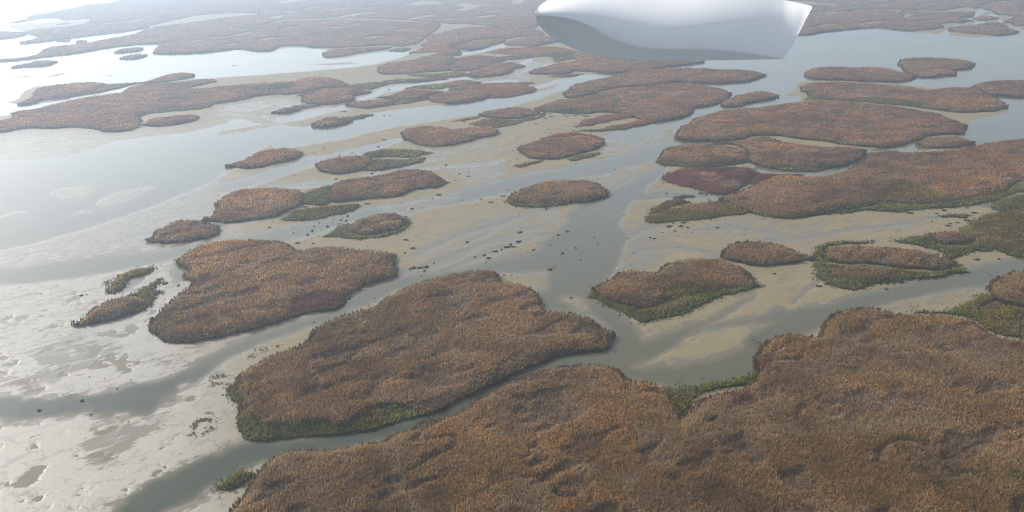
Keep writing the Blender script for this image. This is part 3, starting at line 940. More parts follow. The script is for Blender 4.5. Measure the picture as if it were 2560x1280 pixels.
marsh('narrow green marsh strip joining two hazy reed islands', 'green', [(215,234),(262,214),(350,205),(357,208),(300,219),(240,233)])
reed('slim hazy reed island at the right end of the green strip', [(350,208),(380,198),(410,188),(440,182),(475,181),(482,188),(470,194),(430,203),(380,209)])
reed('large hazy mauve reed island crossing to the left picture edge',
 [(-100,338),(-100,312),(0,300),(28,290),(28,283),(40,277),(100,268),(150,256),(220,240),(300,231),(315,222),(345,210),(420,206),(450,203),(500,197),(530,197),(541,204),(520,210),(470,220),(520,218),(590,211),(600,225),(600,250),(560,257),(530,262),(520,270),(490,276),(440,278),(380,285),(352,290),(350,305),(340,320),(320,328),(270,330),(240,324),(180,318),(130,323),(60,322),(0,333)],
 zones=[('green',[(355,295),(375,282),(430,272),(500,268),(520,272),(440,279),(380,288)]),('green',[(390,256),(420,248),(500,245),(450,254),(400,262)])])
reed('hazy reed island with dark waist touching the large mauve one', [(592,213),(640,207),(700,203),(735,201),(760,194),(800,191),(840,196),(865,206),(873,213),(850,219),(800,222),(760,232),(715,237),(690,236),(640,242),(604,250),(598,232)],
 zones=[('green',[(640,222),(700,212),(735,212),(735,222),(690,232),(640,230)])])
reed('rounded reed island tucked below the mauve one near the shore', [(355,311),(370,298),(400,290),(440,287),(480,284),(499,292),(485,302),(450,311),(400,317),(365,316)])
reed('reed island with a purple stern behind the pale sandy notch', [(742,238),(760,229),(800,222),(860,217),(890,217),(926,225),(920,233),(885,242),(882,250),(850,258),(820,262),(770,260),(752,252),(760,243)],
 zones=[('maroon',[(740,238),(780,228),(800,232),(765,243)]),('maroon',[(885,225),(926,224),(920,234),(880,243)])])
reed('tiny reed islet trailing dark tufts on the left mud flat', [(683,281),(695,272),(720,267),(745,270),(750,275),(735,281),(700,285)])
marsh('faint green spit behind the tiny reed islet', 'green', [(725,266),(780,261),(802,264),(760,272),(745,270)])
marsh('long thin green ribbon of marsh curving beside a pale channel', 'green', [(868,216),(900,208),(960,202),(1000,197),(1110,195),(1100,200),(1040,206),(960,212),(930,224),(895,222)])
reed('low reed island with a square left end next to green flats', [(863,262),(870,255),(900,249),(975,246),(986,251),(980,262),(950,268),(910,272),(885,268)])
marsh('dull green flat between two low reed islands', 'green', [(945,245),(975,240),(1020,250),(1070,243),(1060,252),(1000,262),(985,264),(985,251)])
reed('pink-brown reed patch above the dull green flat', [(972,242),(990,230),(1020,222),(1080,222),(1103,230),(1070,242),(1055,248),(1020,250),(985,246)])
reed('flat oval reed bed with a dark front bank beside rust grass', [(1067,245),(1072,238),(1090,233),(1130,227),(1180,224),(1224,234),(1215,246),(1180,254),(1130,259),(1085,256)])
marsh('rust coloured grass spit ending in a rounded point', 'rust', [(1120,226),(1150,215),(1200,209),(1260,205),(1330,204),(1334,208),(1318,213),(1343,220),(1338,228),(1300,237),(1260,243),(1222,244),(1224,235),(1180,224)])
reed('small oval reed cap at the end of a grey-green spit', [(1107,209),(1125,202),(1150,199),(1180,200),(1202,207),(1180,214),(1150,219),(1120,217)])
marsh('grey-green marsh spit left of the small oval reed cap', 'green', [(1018,221),(1050,213),(1107,208),(1120,217),(1105,222),(1060,222)])
reed('stubby reed islet with a trailing green tail in open channel', [(781,309),(790,300),(815,292),(850,290),(872,294),(880,300),(870,308),(845,314),(810,319),(785,317)])
marsh('thin green tail behind the stubby reed islet', 'green', [(868,294),(900,287),(925,285),(935,288),(905,294),(880,300)])
# ---- upper middle
reed('pink-brown reed island with a lobed right end north of the green strip', [(945,177),(950,165),(965,157),(1010,151),(1050,143),(1090,137),(1128,140),(1140,146),(1136,158),(1120,165),(1125,175),(1090,180),(1060,182),(1000,186),(960,187),(947,182)],
 zones=[('green',[(1120,150),(1145,142),(1140,156),(1120,162)])])
reed('reed bed squeezed between two others west of the pale mud bay', [(1120,165),(1140,155),(1150,143),(1200,137),(1240,142),(1262,150),(1240,159),(1215,168),(1180,176),(1150,179),(1125,176)])
reed('fat reed bed with a dark front edge at the pale mud bay', [(1166,187),(1175,180),(1195,170),(1230,158),(1280,154),(1305,160),(1312,165),(1300,171),(1280,173),(1275,181),(1245,190),(1200,194),(1176,191)])
marsh('long rust and green marsh belt running to the aircraft belly', 'rust', [(1215,132),(1250,122),(1300,118),(1380,116),(1440,126),(1450,140),(1420,150),(1395,156),(1370,142),(1280,150),(1250,150),(1240,142),(1280,137)],
 zones=[('green',[(1235,142),(1280,137),(1340,136),(1400,134),(1450,140),(1420,150),(1395,156),(1370,142),(1280,152)])])
marsh('green marsh strip with dark tufts along a thin pale creek', 'green', [(1020,187),(1050,184),(1090,184),(1140,178),(1172,185),(1160,190),(1100,195),(1060,194)])
reed('long reed island partly hidden by the belly of the aircraft part', [(1327,181),(1335,172),(1360,165),(1400,156),(1440,152),(1430,140),(1450,125),(1500,128),(1560,140),(1620,149),(1740,151),(1757,152),(1745,158),(1680,167),(1620,175),(1560,181),(1520,184),(1480,181),(1450,179),(1435,179),(1420,184),(1390,187),(1350,187),(1330,185)])
marsh('short rust strip under the long reed island', 'rust', [(1373,192),(1385,187),(1420,184),(1458,184),(1440,189),(1400,193)])
reed('long slender reed island pointing right into the big channel', [(1414,240),(1412,233),(1430,214),(1450,205),(1490,197),(1540,186),(1560,180),(1620,171),(1720,168),(1800,171),(1880,175),(1905,182),(1911,188),(1890,198),(1860,205),(1800,209),(1735,208),(1700,205),(1670,209),(1600,216),(1540,221),(1500,229),(1470,238),(1440,245),(1422,245)])
reed('broad three-lobed reed island below the long slender one', [(1335,272),(1350,262),(1400,248),(1440,245),(1470,238),(1500,229),(1560,219),(1640,211),(1660,208),(1735,209),(1780,216),(1815,224),(1827,233),(1820,245),(1800,256),(1780,263),(1740,270),(1730,272),(1733,280),(1715,291),(1680,300),(1640,304),(1600,299),(1540,284),(1500,282),(1450,286),(1400,284),(1350,279)],
 zones=[('green',[(1532,250),(1550,250),(1555,262),(1545,270),(1535,266)]),('green',[(1345,277),(1400,277),(1460,278),(1450,287),(1390,286)])])
marsh('upper orange-rust grass finger under the three-lobed island', 'rust', [(1438,316),(1445,308),(1480,292),(1560,283),(1600,288),(1580,295),(1540,301),(1500,309),(1470,315)])
marsh('lower orange-rust grass finger along the channel bank', 'rust', [(1430,326),(1500,318),(1560,306),(1610,296),(1650,304),(1600,313),(1560,323),(1500,329)],
 zones=[('green',[(1425,326),(1450,316),(1530,312),(1560,320),(1500,330)])])
reed('small reed hump above an olive apron near the middle top', [(1197,287),(1215,276),(1260,269),(1300,267),(1340,275),(1351,283),(1320,293),(1270,298),(1220,295)])
marsh('olive apron in front of the small reed hump', 'olive', [(1182,311),(1200,299),(1225,295),(1270,298),(1340,291),(1362,279),(1356,292),(1320,303),(1280,313),(1245,319),(1212,316)])
marsh('narrow green tail left of the small reed hump', 'green', [(1133,303),(1150,297),(1195,289),(1202,293),(1160,302)])
reed('bean-shaped reed island with dark front bank in mid channel', [(1001,335),(1005,327),(1020,318),(1060,313),(1100,314),(1130,321),(1165,317),(1210,314),(1235,319),(1245,329),(1240,337),(1200,347),(1160,357),(1110,366),(1060,365),(1030,358),(1013,349),(1010,342)])
reed('solitary reed island like a slipper in the pale left channel', [(567,412),(590,404),(610,398),(625,387),(650,377),(690,370),(725,369),(748,374),(758,383),(745,394),(720,404),(680,413),(640,422),(600,422),(575,417)])
reed('oval reed island leading two green fingers', [(788,411),(800,400),(825,394),(870,389),(910,388),(932,396),(936,405),(920,416),(895,428),(850,435),(815,433),(797,425)])
marsh('upper green finger beside the oval reed island', 'green', [(903,388),(930,378),(960,372),(1040,374),(1079,380),(1055,387),(1030,393),(980,395),(930,394)])
marsh('lower green finger beside the oval reed island', 'green', [(898,426),(930,405),(940,398),(1010,396),(1055,392),(1063,397),(1040,407),(1000,416),(960,424),(920,428)])
reed('rounded left reed island of the pair joined by green marsh', [(511,546),(525,537),(545,522),(535,511),(545,499),(560,486),(600,472),(660,467),(710,467),(745,474),(758,489),(753,505),(745,516),(720,527),(690,541),(640,551),(590,556),(540,554)])
reed('right reed island of the pair joined by green marsh, with a pointed golden tip', [(823,475),(828,465),(840,454),(880,443),(950,434),(1000,423),(1030,421),(1070,425),(1100,436),(1118,448),(1120,458),(1100,468),(1060,473),(1030,476),(1010,486),(980,493),(930,498),(880,503),(840,505),(825,498)],
 zones=[('rust',[(1080,425),(1125,440),(1125,462),(1095,470),(1085,455)])])
marsh('dark green marsh neck joining the two reed islands', 'green', [(748,507),(757,491),(770,478),(825,464),(826,480),(832,500),(800,513),(760,511)])
marsh('olive and dark green spindle of marsh below the joined pair', 'olive', [(706,546),(725,531),(750,520),(800,513),(870,507),(907,511),(890,521),(850,534),(800,546),(750,553),(715,551)],
 zones=[('green',[(700,550),(720,535),(780,535),(860,525),(900,512),(910,520),(860,540),(760,560)])])
reed('domed reed island with a ragged left tip beside the pair', [(365,600),(378,588),(395,570),(430,552),(460,546),(500,547),(530,555),(546,565),(543,581),(520,594),(480,602),(430,608),(390,607)])
reed('small domed reed island between green skirts on bare mud', [(862,575),(875,557),(910,540),(950,532),(985,531),(1003,544),(1010,556),(1000,569),(970,581),(920,589),(885,587)])
marsh('green skirt and left point around the small domed reed island', 'green', [(803,588),(830,575),(850,563),(868,562),(872,580),(900,588),(935,588),(985,577),(1010,560),(1003,548),(1021,547),(1022,560),(1010,575),(980,588),(930,596),(880,600),(840,595)])
reed('oval reed island with an orange fringe in the middle of the mud', [(1296,377),(1300,365),(1330,352),(1360,345),(1400,341),(1460,338),(1492,345),(1511,352),(1508,363),(1480,376),(1440,388),(1390,398),(1340,399),(1310,391)])
marsh('orange grass collar on the far side of the oval reed island', 'rust', [(1352,346),(1390,332),(1440,329),(1480,334),(1507,345),(1495,349),(1460,340),(1400,343)])
marsh('small bright green strip right of the oval reed island front', 'green', [(1415,401),(1425,392),(1470,383),(1502,382),(1480,392),(1440,401)])
marsh('small bright green strip left of the oval reed island front', 'green', [(1283,415),(1310,406),(1357,402),(1340,411),(1300,419)])
reed('lone golden reed island standing in the main channel', [(1273,497),(1280,485),(1290,476),(1330,460),(1380,450),(1440,446),(1480,450),(1510,468),(1518,486),(1490,498),(1430,506),(1350,512),(1300,510)])
marsh('dark green skirt along the front of the lone golden reed island', 'green', [(1268,503),(1278,494),(1300,502),(1350,506),(1430,500),(1500,490),(1518,488),(1480,503),(1420,511),(1350,520),(1300,517)])
# ---- right side
reed('leaf-shaped reed islet between two channel arms on the right', [(1801,263),(1810,250),(1840,238),(1880,229),(1920,229),(1946,237),(1940,244),(1910,251),(1870,259),(1840,266),(1815,268)])
reed('flat reed island, left of the close pair in the blue channel', [(2014,190),(2018,177),(2030,170),(2080,165),(2140,167),(2180,165),(2220,170),(2240,175),(2280,185),(2287,193),(2260,203),(2200,206),(2100,200),(2040,198)])
reed('two-tiered reed island, right of the close pair in the blue channel', [(2247,160),(2255,148),(2280,143),(2340,142),(2400,147),(2428,153),(2433,166),(2415,173),(2385,175),(2389,183),(2370,190),(2310,194),(2285,190),(2262,178),(2256,166)])
reed('long dark-edged reed island with a green streak along its front', [(2002,224),(2010,210),(2050,205),(2120,204),(2220,211),(2280,217),(2330,224),(2350,219),(2400,216),(2440,219),(2480,238),(2515,258),(2520,268),(2490,278),(2440,281),(2380,280),(2320,273),(2260,264),(2180,258),(2120,252),(2060,250),(2015,249),(2020,240)],
 zones=[('green',[(2010,250),(2015,232),(2035,228),(2035,240),(2060,247),(2070,252)]),('green',[(2160,252),(2200,250),(2300,260),(2320,272),(2260,268),(2180,262)])])
reed('reed bed cut by the right edge above the small bay', [(2430,219),(2445,207),(2480,200),(2540,199),(2760,196),(2760,248),(2560,244),(2510,241),(2465,240),(2458,230)])
reed('biggest oval reed island right of the channel fork', [(1688,345),(1690,335),(1695,325),(1720,305),(1750,290),(1790,279),(1830,271),(1920,264),(1990,254),(2050,249),(2120,252),(2170,257),(2230,262),(2300,274),(2350,284),(2400,302),(2416,314),(2405,326),(2395,336),(2330,339),(2300,351),(2240,366),(2180,369),(2110,363),(2085,359),(2060,355),(1990,348),(1940,341),(1880,341),(1850,348),(1790,353),(1720,353),(1700,349)],
 zones=[('green',[(2090,284),(2105,279),(2115,286),(2108,292),(2095,290)]),('green',[(2085,350),(2110,350),(2115,362),(2090,360)])])
reed('small reed island tucked at the right end of the biggest oval', [(2293,360),(2300,349),(2330,342),(2380,338),(2415,343),(2435,352),(2425,363),(2380,371),(2330,373),(2300,367)])
reed('orange-topped reed lobe just left of its longer twin', [(1645,402),(1650,386),(1665,370),(1700,361),(1760,356),(1830,362),(1860,374),(1870,390),(1865,406),(1800,417),(1740,419),(1680,416),(1650,410)],
 zones=[('green',[(1645,398),(1670,402),(1720,410),(1800,410),(1860,405),(1868,395),(1875,408),(1800,420),(1700,422),(1640,412)])])
reed('longer reed twin with a pointed right end by the narrow creek', [(1775,358),(1800,352),(1850,348),(1910,339),(1960,351),(2040,362),(2130,366),(2165,374),(2158,388),(2130,406),(2090,419),(2030,429),(1960,427),(1910,418),(1874,408),(1870,390),(1862,375),(1830,362)],
 zones=[('green',[(1940,412),(1960,417),(2030,420),(2080,415),(2080,422),(2030,430),(1950,428)])])
marsh('dark maroon marsh bed with two tan reed tufts inside', 'maroon', [(1662,452),(1665,436),(1680,425),(1720,418),(1800,415),(1860,415),(1882,425),(1886,432),(1878,445),(1860,462),(1845,478),(1830,486),(1800,487),(1740,473),(1700,466)],
 zones=[('reed',[(1745,440),(1770,435),(1795,443),(1795,452),(1765,450)]),('gold',[(1793,457),(1820,450),(1850,455),(1845,468),(1810,470)]),('gold',[(1838,424),(1860,422),(1860,429),(1842,430)])])
marsh('second maroon marsh patch running right behind the narrow creek', 'maroon', [(1886,434),(1900,431),(1960,431),(2000,434),(1970,440),(1930,444),(1890,462),(1872,460),(1880,447)])
reed('great reed bed filling the right side above the sandy bay',
 [(1800,502),(1810,490),(1850,476),(1875,462),(1915,443),(1955,435),(2040,437),(2080,432),(2130,412),(2162,390),(2182,378),(2260,376),(2330,377),(2400,368),(2450,358),(2500,350),(2560,345),(2760,338),(2760,450),(2560,452),(2535,458),(2515,474),(2500,483),(2430,497),(2350,508),(2300,512),(2200,512),(2130,524),(2080,532),(2020,542),(1980,549),(1920,544),(1870,532),(1832,516)],
 zones=[('gold',[(2190,503),(2200,494),(2260,488),(2340,494),(2352,506),(2300,512),(2200,512)]),('olive',[(2190,500),(2205,480),(2250,455),(2300,470),(2350,490),(2330,500),(2260,490)]),('green',[(1870,528),(1920,538),(1980,543),(2080,525),(2130,515),(2190,510),(2130,528),(2060,540),(1980,552),(1920,548)])])
marsh('dark green shrubby belt below the great right reed bed', 'green', [(2060,538),(2095,527),(2180,514),(2210,506),(2300,512),(2350,505),(2440,490),(2500,480),(2535,460),(2600,450),(2600,485),(2540,482),(2500,500),(2440,512),(2390,518),(2330,522),(2250,530),(2200,530),(2160,527),(2130,532),(2090,536)])
marsh('gold-green marsh spindle with pale ridge texture at the channel', 'olive', [(1620,548),(1625,538),(1680,520),(1720,508),(1790,503),(1842,504),(1870,520),(1885,532),(1860,538),(1800,543),(1740,551),(1680,557),(1630,559)],
 zones=[('gold',[(1700,525),(1720,512),(1790,508),(1810,520),(1760,530)]),('green',[(1620,560),(1640,550),(1740,545),(1860,532),(1890,530),(1860,545),(1740,560)])])
marsh('small olive wedge just above the gold-green spindle', 'olive', [(1620,532),(1640,513),(1670,497),(1700,497),(1727,505),(1683,514),(1655,529),(1628,536)])
marsh('tiny olive sliver above the small wedge', 'olive', [(1684,491),(1710,486),(1730,492),(1700,496)])
marsh('dark green bush line on the sand by the right creek', 'green', [(2348,542),(2370,536),(2410,531),(2418,540),(2390,546),(2360,545)])
marsh('dark green belt reaching the right edge above the gold marsh', 'green', [(2480,517),(2510,500),(2540,489),(2600,478),(2760,470),(2760,522),(2560,524),(2500,527)])
marsh('wide gold-olive marsh at the right picture edge', 'olive', [(2400,590),(2395,575),(2420,560),(2440,545),(2480,528),(2560,520),(2760,516),(2760,642),(2560,643),(2510,635),(2490,620),(2460,607),(2430,600)],
 zones=[('green',[(2385,590),(2400,570),(2430,548),(2460,535),(2440,560),(2430,590),(2450,605)]),('green',[(2450,600),(2500,625),(2560,632),(2760,630),(2760,650),(2560,650),(2490,640)]),('gold',[(2430,580),(2450,583),(2460,590),(2440,592)]),('gold',[(2480,598),(2510,602),(2540,612),(2520,614)])])
reed('small brown reed cap in green shrubs near the right edge', [(2322,592),(2335,580),(2370,573),(2410,577),(2432,588),(2430,602),(2400,612),(2360,612),(2335,606)])
marsh('green shrub apron around the small brown reed cap', 'green', [(2240,607),(2270,595),(2300,590),(2325,582),(2328,595),(2345,608),(2400,614),(2435,600),(2460,605),(2490,620),(2470,630),(2420,628),(2390,640),(2370,648),(2345,628),(2300,616)])
reed('brown reed cap filling the sandbank island right of centre', [(2058,640),(2062,622),(2100,612),(2150,610),(2230,614),(2300,620),(2350,632),(2383,652),(2378,670),(2340,676),(2260,670),(2180,660),(2100,658),(2068,652)])
marsh('green and gold skirt of the sandbank island with bare pale stems', 'green', [(2036,662),(2034,640),(2042,622),(2062,610),(2100,603),(2180,603),(2150,610),(2090,614),(2062,626),(2060,645),(2075,658),(2160,660),(2260,672),(2340,678),(2378,668),(2390,650),(2405,668),(2412,682),(2350,694),(2280,703),(2200,712),(2130,723),(2080,714),(2046,700),(2038,680)],
 zones=[('gold',[(2075,662),(2150,662),(2200,672),(2255,688),(2230,697),(2150,700),(2100,690)]),('olive',[(2200,664),(2270,670),(2275,690),(2240,690)])])
reed('low reed mound left of the sandbank island', [(1810,647),(1813,627),(1830,606),(1860,597),(1890,597),(1940,606),(1990,624),(2030,643),(2025,652),(1980,659),(1930,666),(1880,664),(1840,656)])
reed('saddle-backed reed island with an orange left point in the right channel', [(1484,728),(1495,709),(1530,691),(1553,674),(1600,672),(1640,675),(1655,662),(1690,649),(1740,643),(1790,644),(1830,654),(1860,669),(1876,690),(1891,708),(1885,716),(1840,719),(1780,730),(1700,745),(1650,762),(1610,773),(1560,762),(1510,748)],
 zones=[('olive',[(1660,725),(1700,715),(1790,722),(1780,735),(1690,752),(1650,755)])])
marsh('thick dark green apron under the saddle-backed reed island', 'green', [(1480,740),(1487,724),(1515,744),(1565,758),(1610,770),(1650,758),(1700,742),(1780,727),(1885,708),(1898,713),(1850,731),(1800,741),(1760,762),(1700,785),(1640,800),(1610,807),(1580,796),(1540,771),(1500,753)],
 zones=[('gold',[(1610,777),(1650,770),(1700,758),(1740,745),(1700,766),(1640,780)])])
# ---- left and centre foreground
reed('large reed island left of centre with a notch in its far shore',
 [(443,652),(455,635),(490,614),(530,602),(580,596),(640,595),(700,597),(720,606),(745,620),(800,615),(860,614),(930,621),(975,626),(985,640),(983,655),(988,688),(960,700),(920,711),(890,725),(862,740),(855,750),(848,768),(820,776),(780,783),(740,794),(700,806),(650,820),(600,832),(550,843),(500,852),(460,857),(420,856),(395,846),(373,826),(375,805),(385,785),(400,770),(420,750),(450,725),(482,703),(465,696),(465,682),(473,670),(450,664)],
 zones=[('maroon',[(395,775),(420,748),(450,722),(482,702),(520,690),(550,700),(510,718),(470,737),(430,752)]),('maroon',[(722,775),(745,745),(800,734),(865,738),(855,762),(800,778),(740,793)]),('gold',[(372,830),(380,795),(405,772),(440,790),(420,830),(470,850),(420,860)])])
marsh('olive ragged patch of grass on the white mud flat at left', 'olive', [(262,733),(275,715),(290,690),(310,680),(350,668),(372,663),(380,668),(375,682),(350,691),(320,698),(310,712),(298,727),(280,736)])
marsh('grey twiggy scrub bordering the olive ragged patch', 'twig', [(240,714),(255,696),(275,687),(300,675),(345,662),(398,655),(392,668),(360,672),(300,690),(288,712),(275,740),(250,738),(262,724)], sparse=True)
reed('cigar-shaped mauve reed island on the white mud flat at left', [(184,809),(205,790),(230,768),(260,750),(290,739),(325,736),(362,748),(372,760),(345,772),(330,785),(300,795),(250,806),(208,815)])
marsh('ragged olive tail of the cigar-shaped reed island', 'olive', [(315,737),(345,722),(370,708),(385,698),(405,690),(395,706),(384,718),(412,726),(400,735),(380,752),(380,762),(365,775),(340,782),(325,785),(345,770),(365,755),(345,742)])
reed('very large central reed island above the curving dark green creek',
 [(590,968),(595,945),(605,925),(635,905),(680,881),(740,857),(768,845),(785,816),(830,790),(890,771),(930,762),(960,744),(1000,723),(1040,704),(1100,687),(1150,676),(1195,671),(1237,675),(1250,694),(1280,700),(1320,711),(1345,730),(1350,748),(1360,770),(1400,774),(1440,779),(1475,789),(1495,808),(1520,820),(1530,836),(1525,866),(1510,876),(1460,881),(1400,889),(1350,907),(1290,932),(1240,957),(1180,987),(1130,1012),(1090,1030),(1050,1042),(1000,1052),(940,1072),(880,1082),(800,1090),(720,1097),(660,1104),(622,1096),(602,1072),(592,1048),(600,1022),(604,1008),(592,990)],
 zones=[('green',[(585,1030),(610,1040),(660,1062),(720,1066),(800,1060),(860,1062),(880,1048),(930,1025),(1000,1015),(1045,1028),(1050,1048),(940,1078),(800,1096),(660,1110),(615,1102),(580,1060)]),('olive',[(880,1055),(905,1040),(940,1032),(960,1045),(930,1060)]),('green',[(1370,895),(1400,880),(1440,878),(1440,890),(1380,905)])])
marsh('green clump at the left end of the very large central reed island', 'green', [(564,985),(566,970),(578,958),(592,955),(592,990),(604,1008),(590,1010),(575,997)])
marsh('sparse twigs on pale sand beside the left creek bank, upper', 'twig', [(500,962),(512,940),(540,925),(595,922),(600,945),(572,958),(560,970),(520,975)], sparse=True)
marsh('brownish bush surrounded by twigs on the pale sand', 'twig', [(445,1100),(465,1062),(490,1038),(520,1022),(545,1028),(556,1048),(540,1080),(515,1092),(480,1102)], sparse=True, density=2.2)
marsh('thin dark twigs on the sand bar above the central reed island', 'twig', [(592,893),(605,876),(640,866),(690,860),(735,850),(735,858),(680,880),(630,900)], sparse=True, density=.7)
marsh('olive-green bush on the small beach at the bottom creek', 'olive', [(543,1214),(555,1200),(575,1185),(600,1172),(632,1174),(640,1182),(625,1200),(605,1215),(580,1224),(558,1224)],
 zones=[('green',[(543,1214),(575,1185),(610,1172),(600,1185),(570,1215)])])
reed('vast foreground reed bed left of the seam, along the bottom edge',
 [(420,1400),(500,1330),(548,1285),(575,1262),(612,1228),(632,1190),(652,1163),(690,1134),(740,1118),(800,1117),(850,1110),(890,1099),(950,1096),(980,1080),(1030,1064),(1050,1045),(1120,1034),(1160,1018),(1200,988),(1250,959),(1310,934),(1380,914),(1440,907),(1500,909),(1540,919),(1570,944),(1620,950),(1660,966),(1678,1000),(1712,1060),(1735,1120),(1730,1200),(1745,1280),(1760,1400)])
reed('vast foreground reed bed right of the seam, filling the lower right corner',
 [(1680,1075),(1698,1040),(1725,1012),(1760,985),(1810,972),(1860,962),(1890,940),(1886,912),(1892,884),(1920,849),(1960,831),(2020,834),(2045,834),(2062,800),(2090,775),(2130,764),(2190,762),(2230,774),(2300,782),(2360,781),(2400,790),(2440,803),(2480,832),(2560,846),(2760,860),(2760,1400),(1700,1400),(1680,1280),(1668,1200),(1672,1120)],
 zones=[('maroon',[(1712,1025),(1740,990),(1790,972),(1860,970),(1905,1000),(1890,1018),(1830,1010),(1780,1005),(1740,1040)]),('bush',[(2300,1172),(2318,1165),(2325,1180),(2308,1188)]),('bush',[(2348,1168),(2370,1166),(2374,1180),(2352,1184)]),('bush',[(2330,1208),(2352,1205),(2360,1225),(2340,1228)]),('bush',[(2385,1195),(2405,1192),(2402,1206),(2388,1206)]),('bush',[(2508,1195),(2530,1180),(2552,1178),(2556,1195),(2530,1208)]),('green',[(2350,1186),(2420,1188),(2470,1200),(2400,1212)]),('bush',[(2545,1155),(2570,1150),(2572,1170),(2550,1168)]),('maroon',[(1885,905),(1925,890),(1940,905),(1920,925),(1890,930)])])
marsh('green and gold marsh filling the notch between the foreground beds', 'green', [(1655,968),(1690,965),(1720,960),(1770,957),(1830,945),(1880,926),(1905,935),(1870,960),(1800,972),(1750,985),(1722,1010),(1698,1040),(1690,1058),(1680,1030),(1668,995)],
 zones=[('olive',[(1670,1000),(1690,985),(1720,985),(1700,1010),(1690,1050),(1680,1020)]),('olive',[(1700,965),(1760,960),(1740,970)])])
reed('reed bed cut by the right edge beside the sandbank channel', [(2473,725),(2476,708),(2490,690),(2520,677),(2560,673),(2760,680),(2760,778),(2600,770),(2540,766),(2505,756),(2480,742)])
marsh('olive marsh hollow under the right edge reed bed', 'olive', [(2440,805),(2446,780),(2462,762),(2490,752),(2540,764),(2600,770),(2760,776),(2760,862),(2560,846),(2490,834)])
marsh('bright green tongue leading into the olive hollow', 'green', [(2275,780),(2290,774),(2340,777),(2390,768),(2430,750),(2460,735),(2478,735),(2490,750),(2462,762),(2446,780),(2440,803),(2400,791),(2340,784)],
 zones=[('gold',[(2430,772),(2450,755),(2475,748),(2462,765),(2445,782)])])

# ------------------------------------------------------------------ small tussocks on the mud
TS = {1: 2.3, 2: 4.2, 3: 7.5, 4: 13.0}
TUSS = []
def T(ox, oy, s):
    for tok in s.split():
        a = tok.split(',')
        TUSS.append((ox + float(a[0]) / 4, oy + float(a[1]) / 4, int(a[2]) if len(a) > 2 else 1))
T(640, 320, "685,198,2 680,215,2 615,222 580,250,2 535,248 505,262 485,262,2 755,262 835,272,2 960,250,2 1000,273,2 1050,245 1220,188,3 1410,95 1490,198 1640,210,2 800,187 385,478,2 655,540 800,513,3 1160,455,3 368,573 1280,118,4 1900,372,3 1955,407 1975,405 1797,420 2035,460,3 2125,485,3 2128,440,2 2090,493 1985,528,2 2458,258,2 2515,268 2415,283 2388,340 2537,328,2 2320,340 2280,358 1828,668,4 1603,683,2 1625,718 1763,708,2 1923,682 2050,722,2 2250,714,2 2380,716 2465,682,4 2345,745,4 2490,745,2 2405,762,2 2205,763,2 1455,748,2 1348,783 1562,807,3 1615,807 1678,793 1983,851,2 2515,622,2 1495,887,3 1108,760,4 495,792,4 355,808,4 295,838,3 460,770,2 915,880,3 852,880 870,898,2 815,910 778,910,2 850,917,2 843,922,2 900,927,3 758,940,2 833,958,2 633,948,2 708,955 580,983,2 713,985,3 375,1047,2 448,1040 563,1027,3 515,1068,3 132,998,3 215,988 365,998 415,1152,4 572,1158,3 625,1075,2 1708,930,2 1565,910 1633,985 1763,990 1905,1042 1635,1080 1495,1120,4 1568,1205,4 1490,1252,3 1383,1175 1118,1182,2 1153,1180 2110,1142,3 2390,1235,4 2455,1218,3 2490,1195,3 2520,1190,4 2545,1165,3 2195,1240 2055,1212 2025,1222 2280,1272,3 165,940,2 245,912,2 195,925 220,918")
T(1280, 320, "1033,417,2 243,407 48,313,2 10,230,3 330,42,2 393,45,2 1545,653,2 1970,722,3 343,812,3 663,767 72,866,2 545,895 485,833 553,1035,3 463,1070,3 410,1085 823,1093,2 855,1160,2 480,1145 383,1172,2 637,1198,3 503,1253,3 215,1220,3 85,1220,2 80,1043,4 65,1137,4 15,1190,4 928,1068 1013,1022 1015,965 1155,1100,2 1213,1255,2 1385,1098,3 1422,1108,3 1523,1108 1507,1045,2 1487,1048 1630,1032,3 1567,983,4 1688,983,4 1757,998,3 1715,948,4 1610,955,3 1800,1043,2 1710,1045 1663,1087,2 1740,1100 2055,997,3 2163,1040,2 1960,1013 2148,970 2205,1010 2325,1068,2 2220,1085 2033,1090 2323,1013 2195,1183 1883,950 1935,950 1905,968 1350,1017 1890,652,4 1945,665,3 370,15,3 440,20,2 480,12,3 520,12,2")
T(1920, 320, "1145,832,4 1405,850,4 1440,855,3 140,995 457,955 413,965 1170,1008 1303,1028,2 1640,937,2 1440,917 1130,940 1220,1095,2 1760,825,4 1690,858,3 1800,980,4 1900,950,3 1820,960,3 1990,800,3 1990,925,4 2060,850,4")
T(640, 640, "2190,10,3 2322,23,4 2298,70,2 1778,72,2 1650,200,2 1640,120,4 1575,118,4 1700,110,4 1685,150,3 1540,130,3 1190,422,2 1190,450 1125,493,2 963,408,2 1028,405 935,428,3 908,428,2 868,437,2 580,660,2 1040,343,3 2477,195,3 2550,195,2 215,900,3")
T(1280, 640, "688,40,2 65,90 163,148 117,170 55,215,2 118,220 158,205 230,290 433,321 380,136,4 420,112,2 590,417,3 1450,25 1312,90 1187,672,2 1980,758 1977,1047 1845,1112 1900,1222,2 1037,960,2")
T(1920, 640, "505,303,4 590,283,4 130,238,2 65,180,3 2087,38,4 2310,35,3 2060,15 1185,332,3 168,667 320,540 850,345,3 1330,265,4 755,325,4")
T(0, 640, "1650,275,4 1783,298,3 813,397,3 868,388,2 838,395 895,1210,2 1050,1230,2 1310,1238,2 523,677 725,655,3")
T(0, 960, "820,168,3 395,265,3 908,305,2 1283,378,2 1173,50,2")
T(1280, 0, "390,1165,4 335,1188,3 370,1140,3 240,1235,3 540,1165,3 430,1195 605,1222,2 640,1240,2 560,1270,2 620,1160,4 720,1160,4 750,1165,4 515,1150,3 560,1160,3")
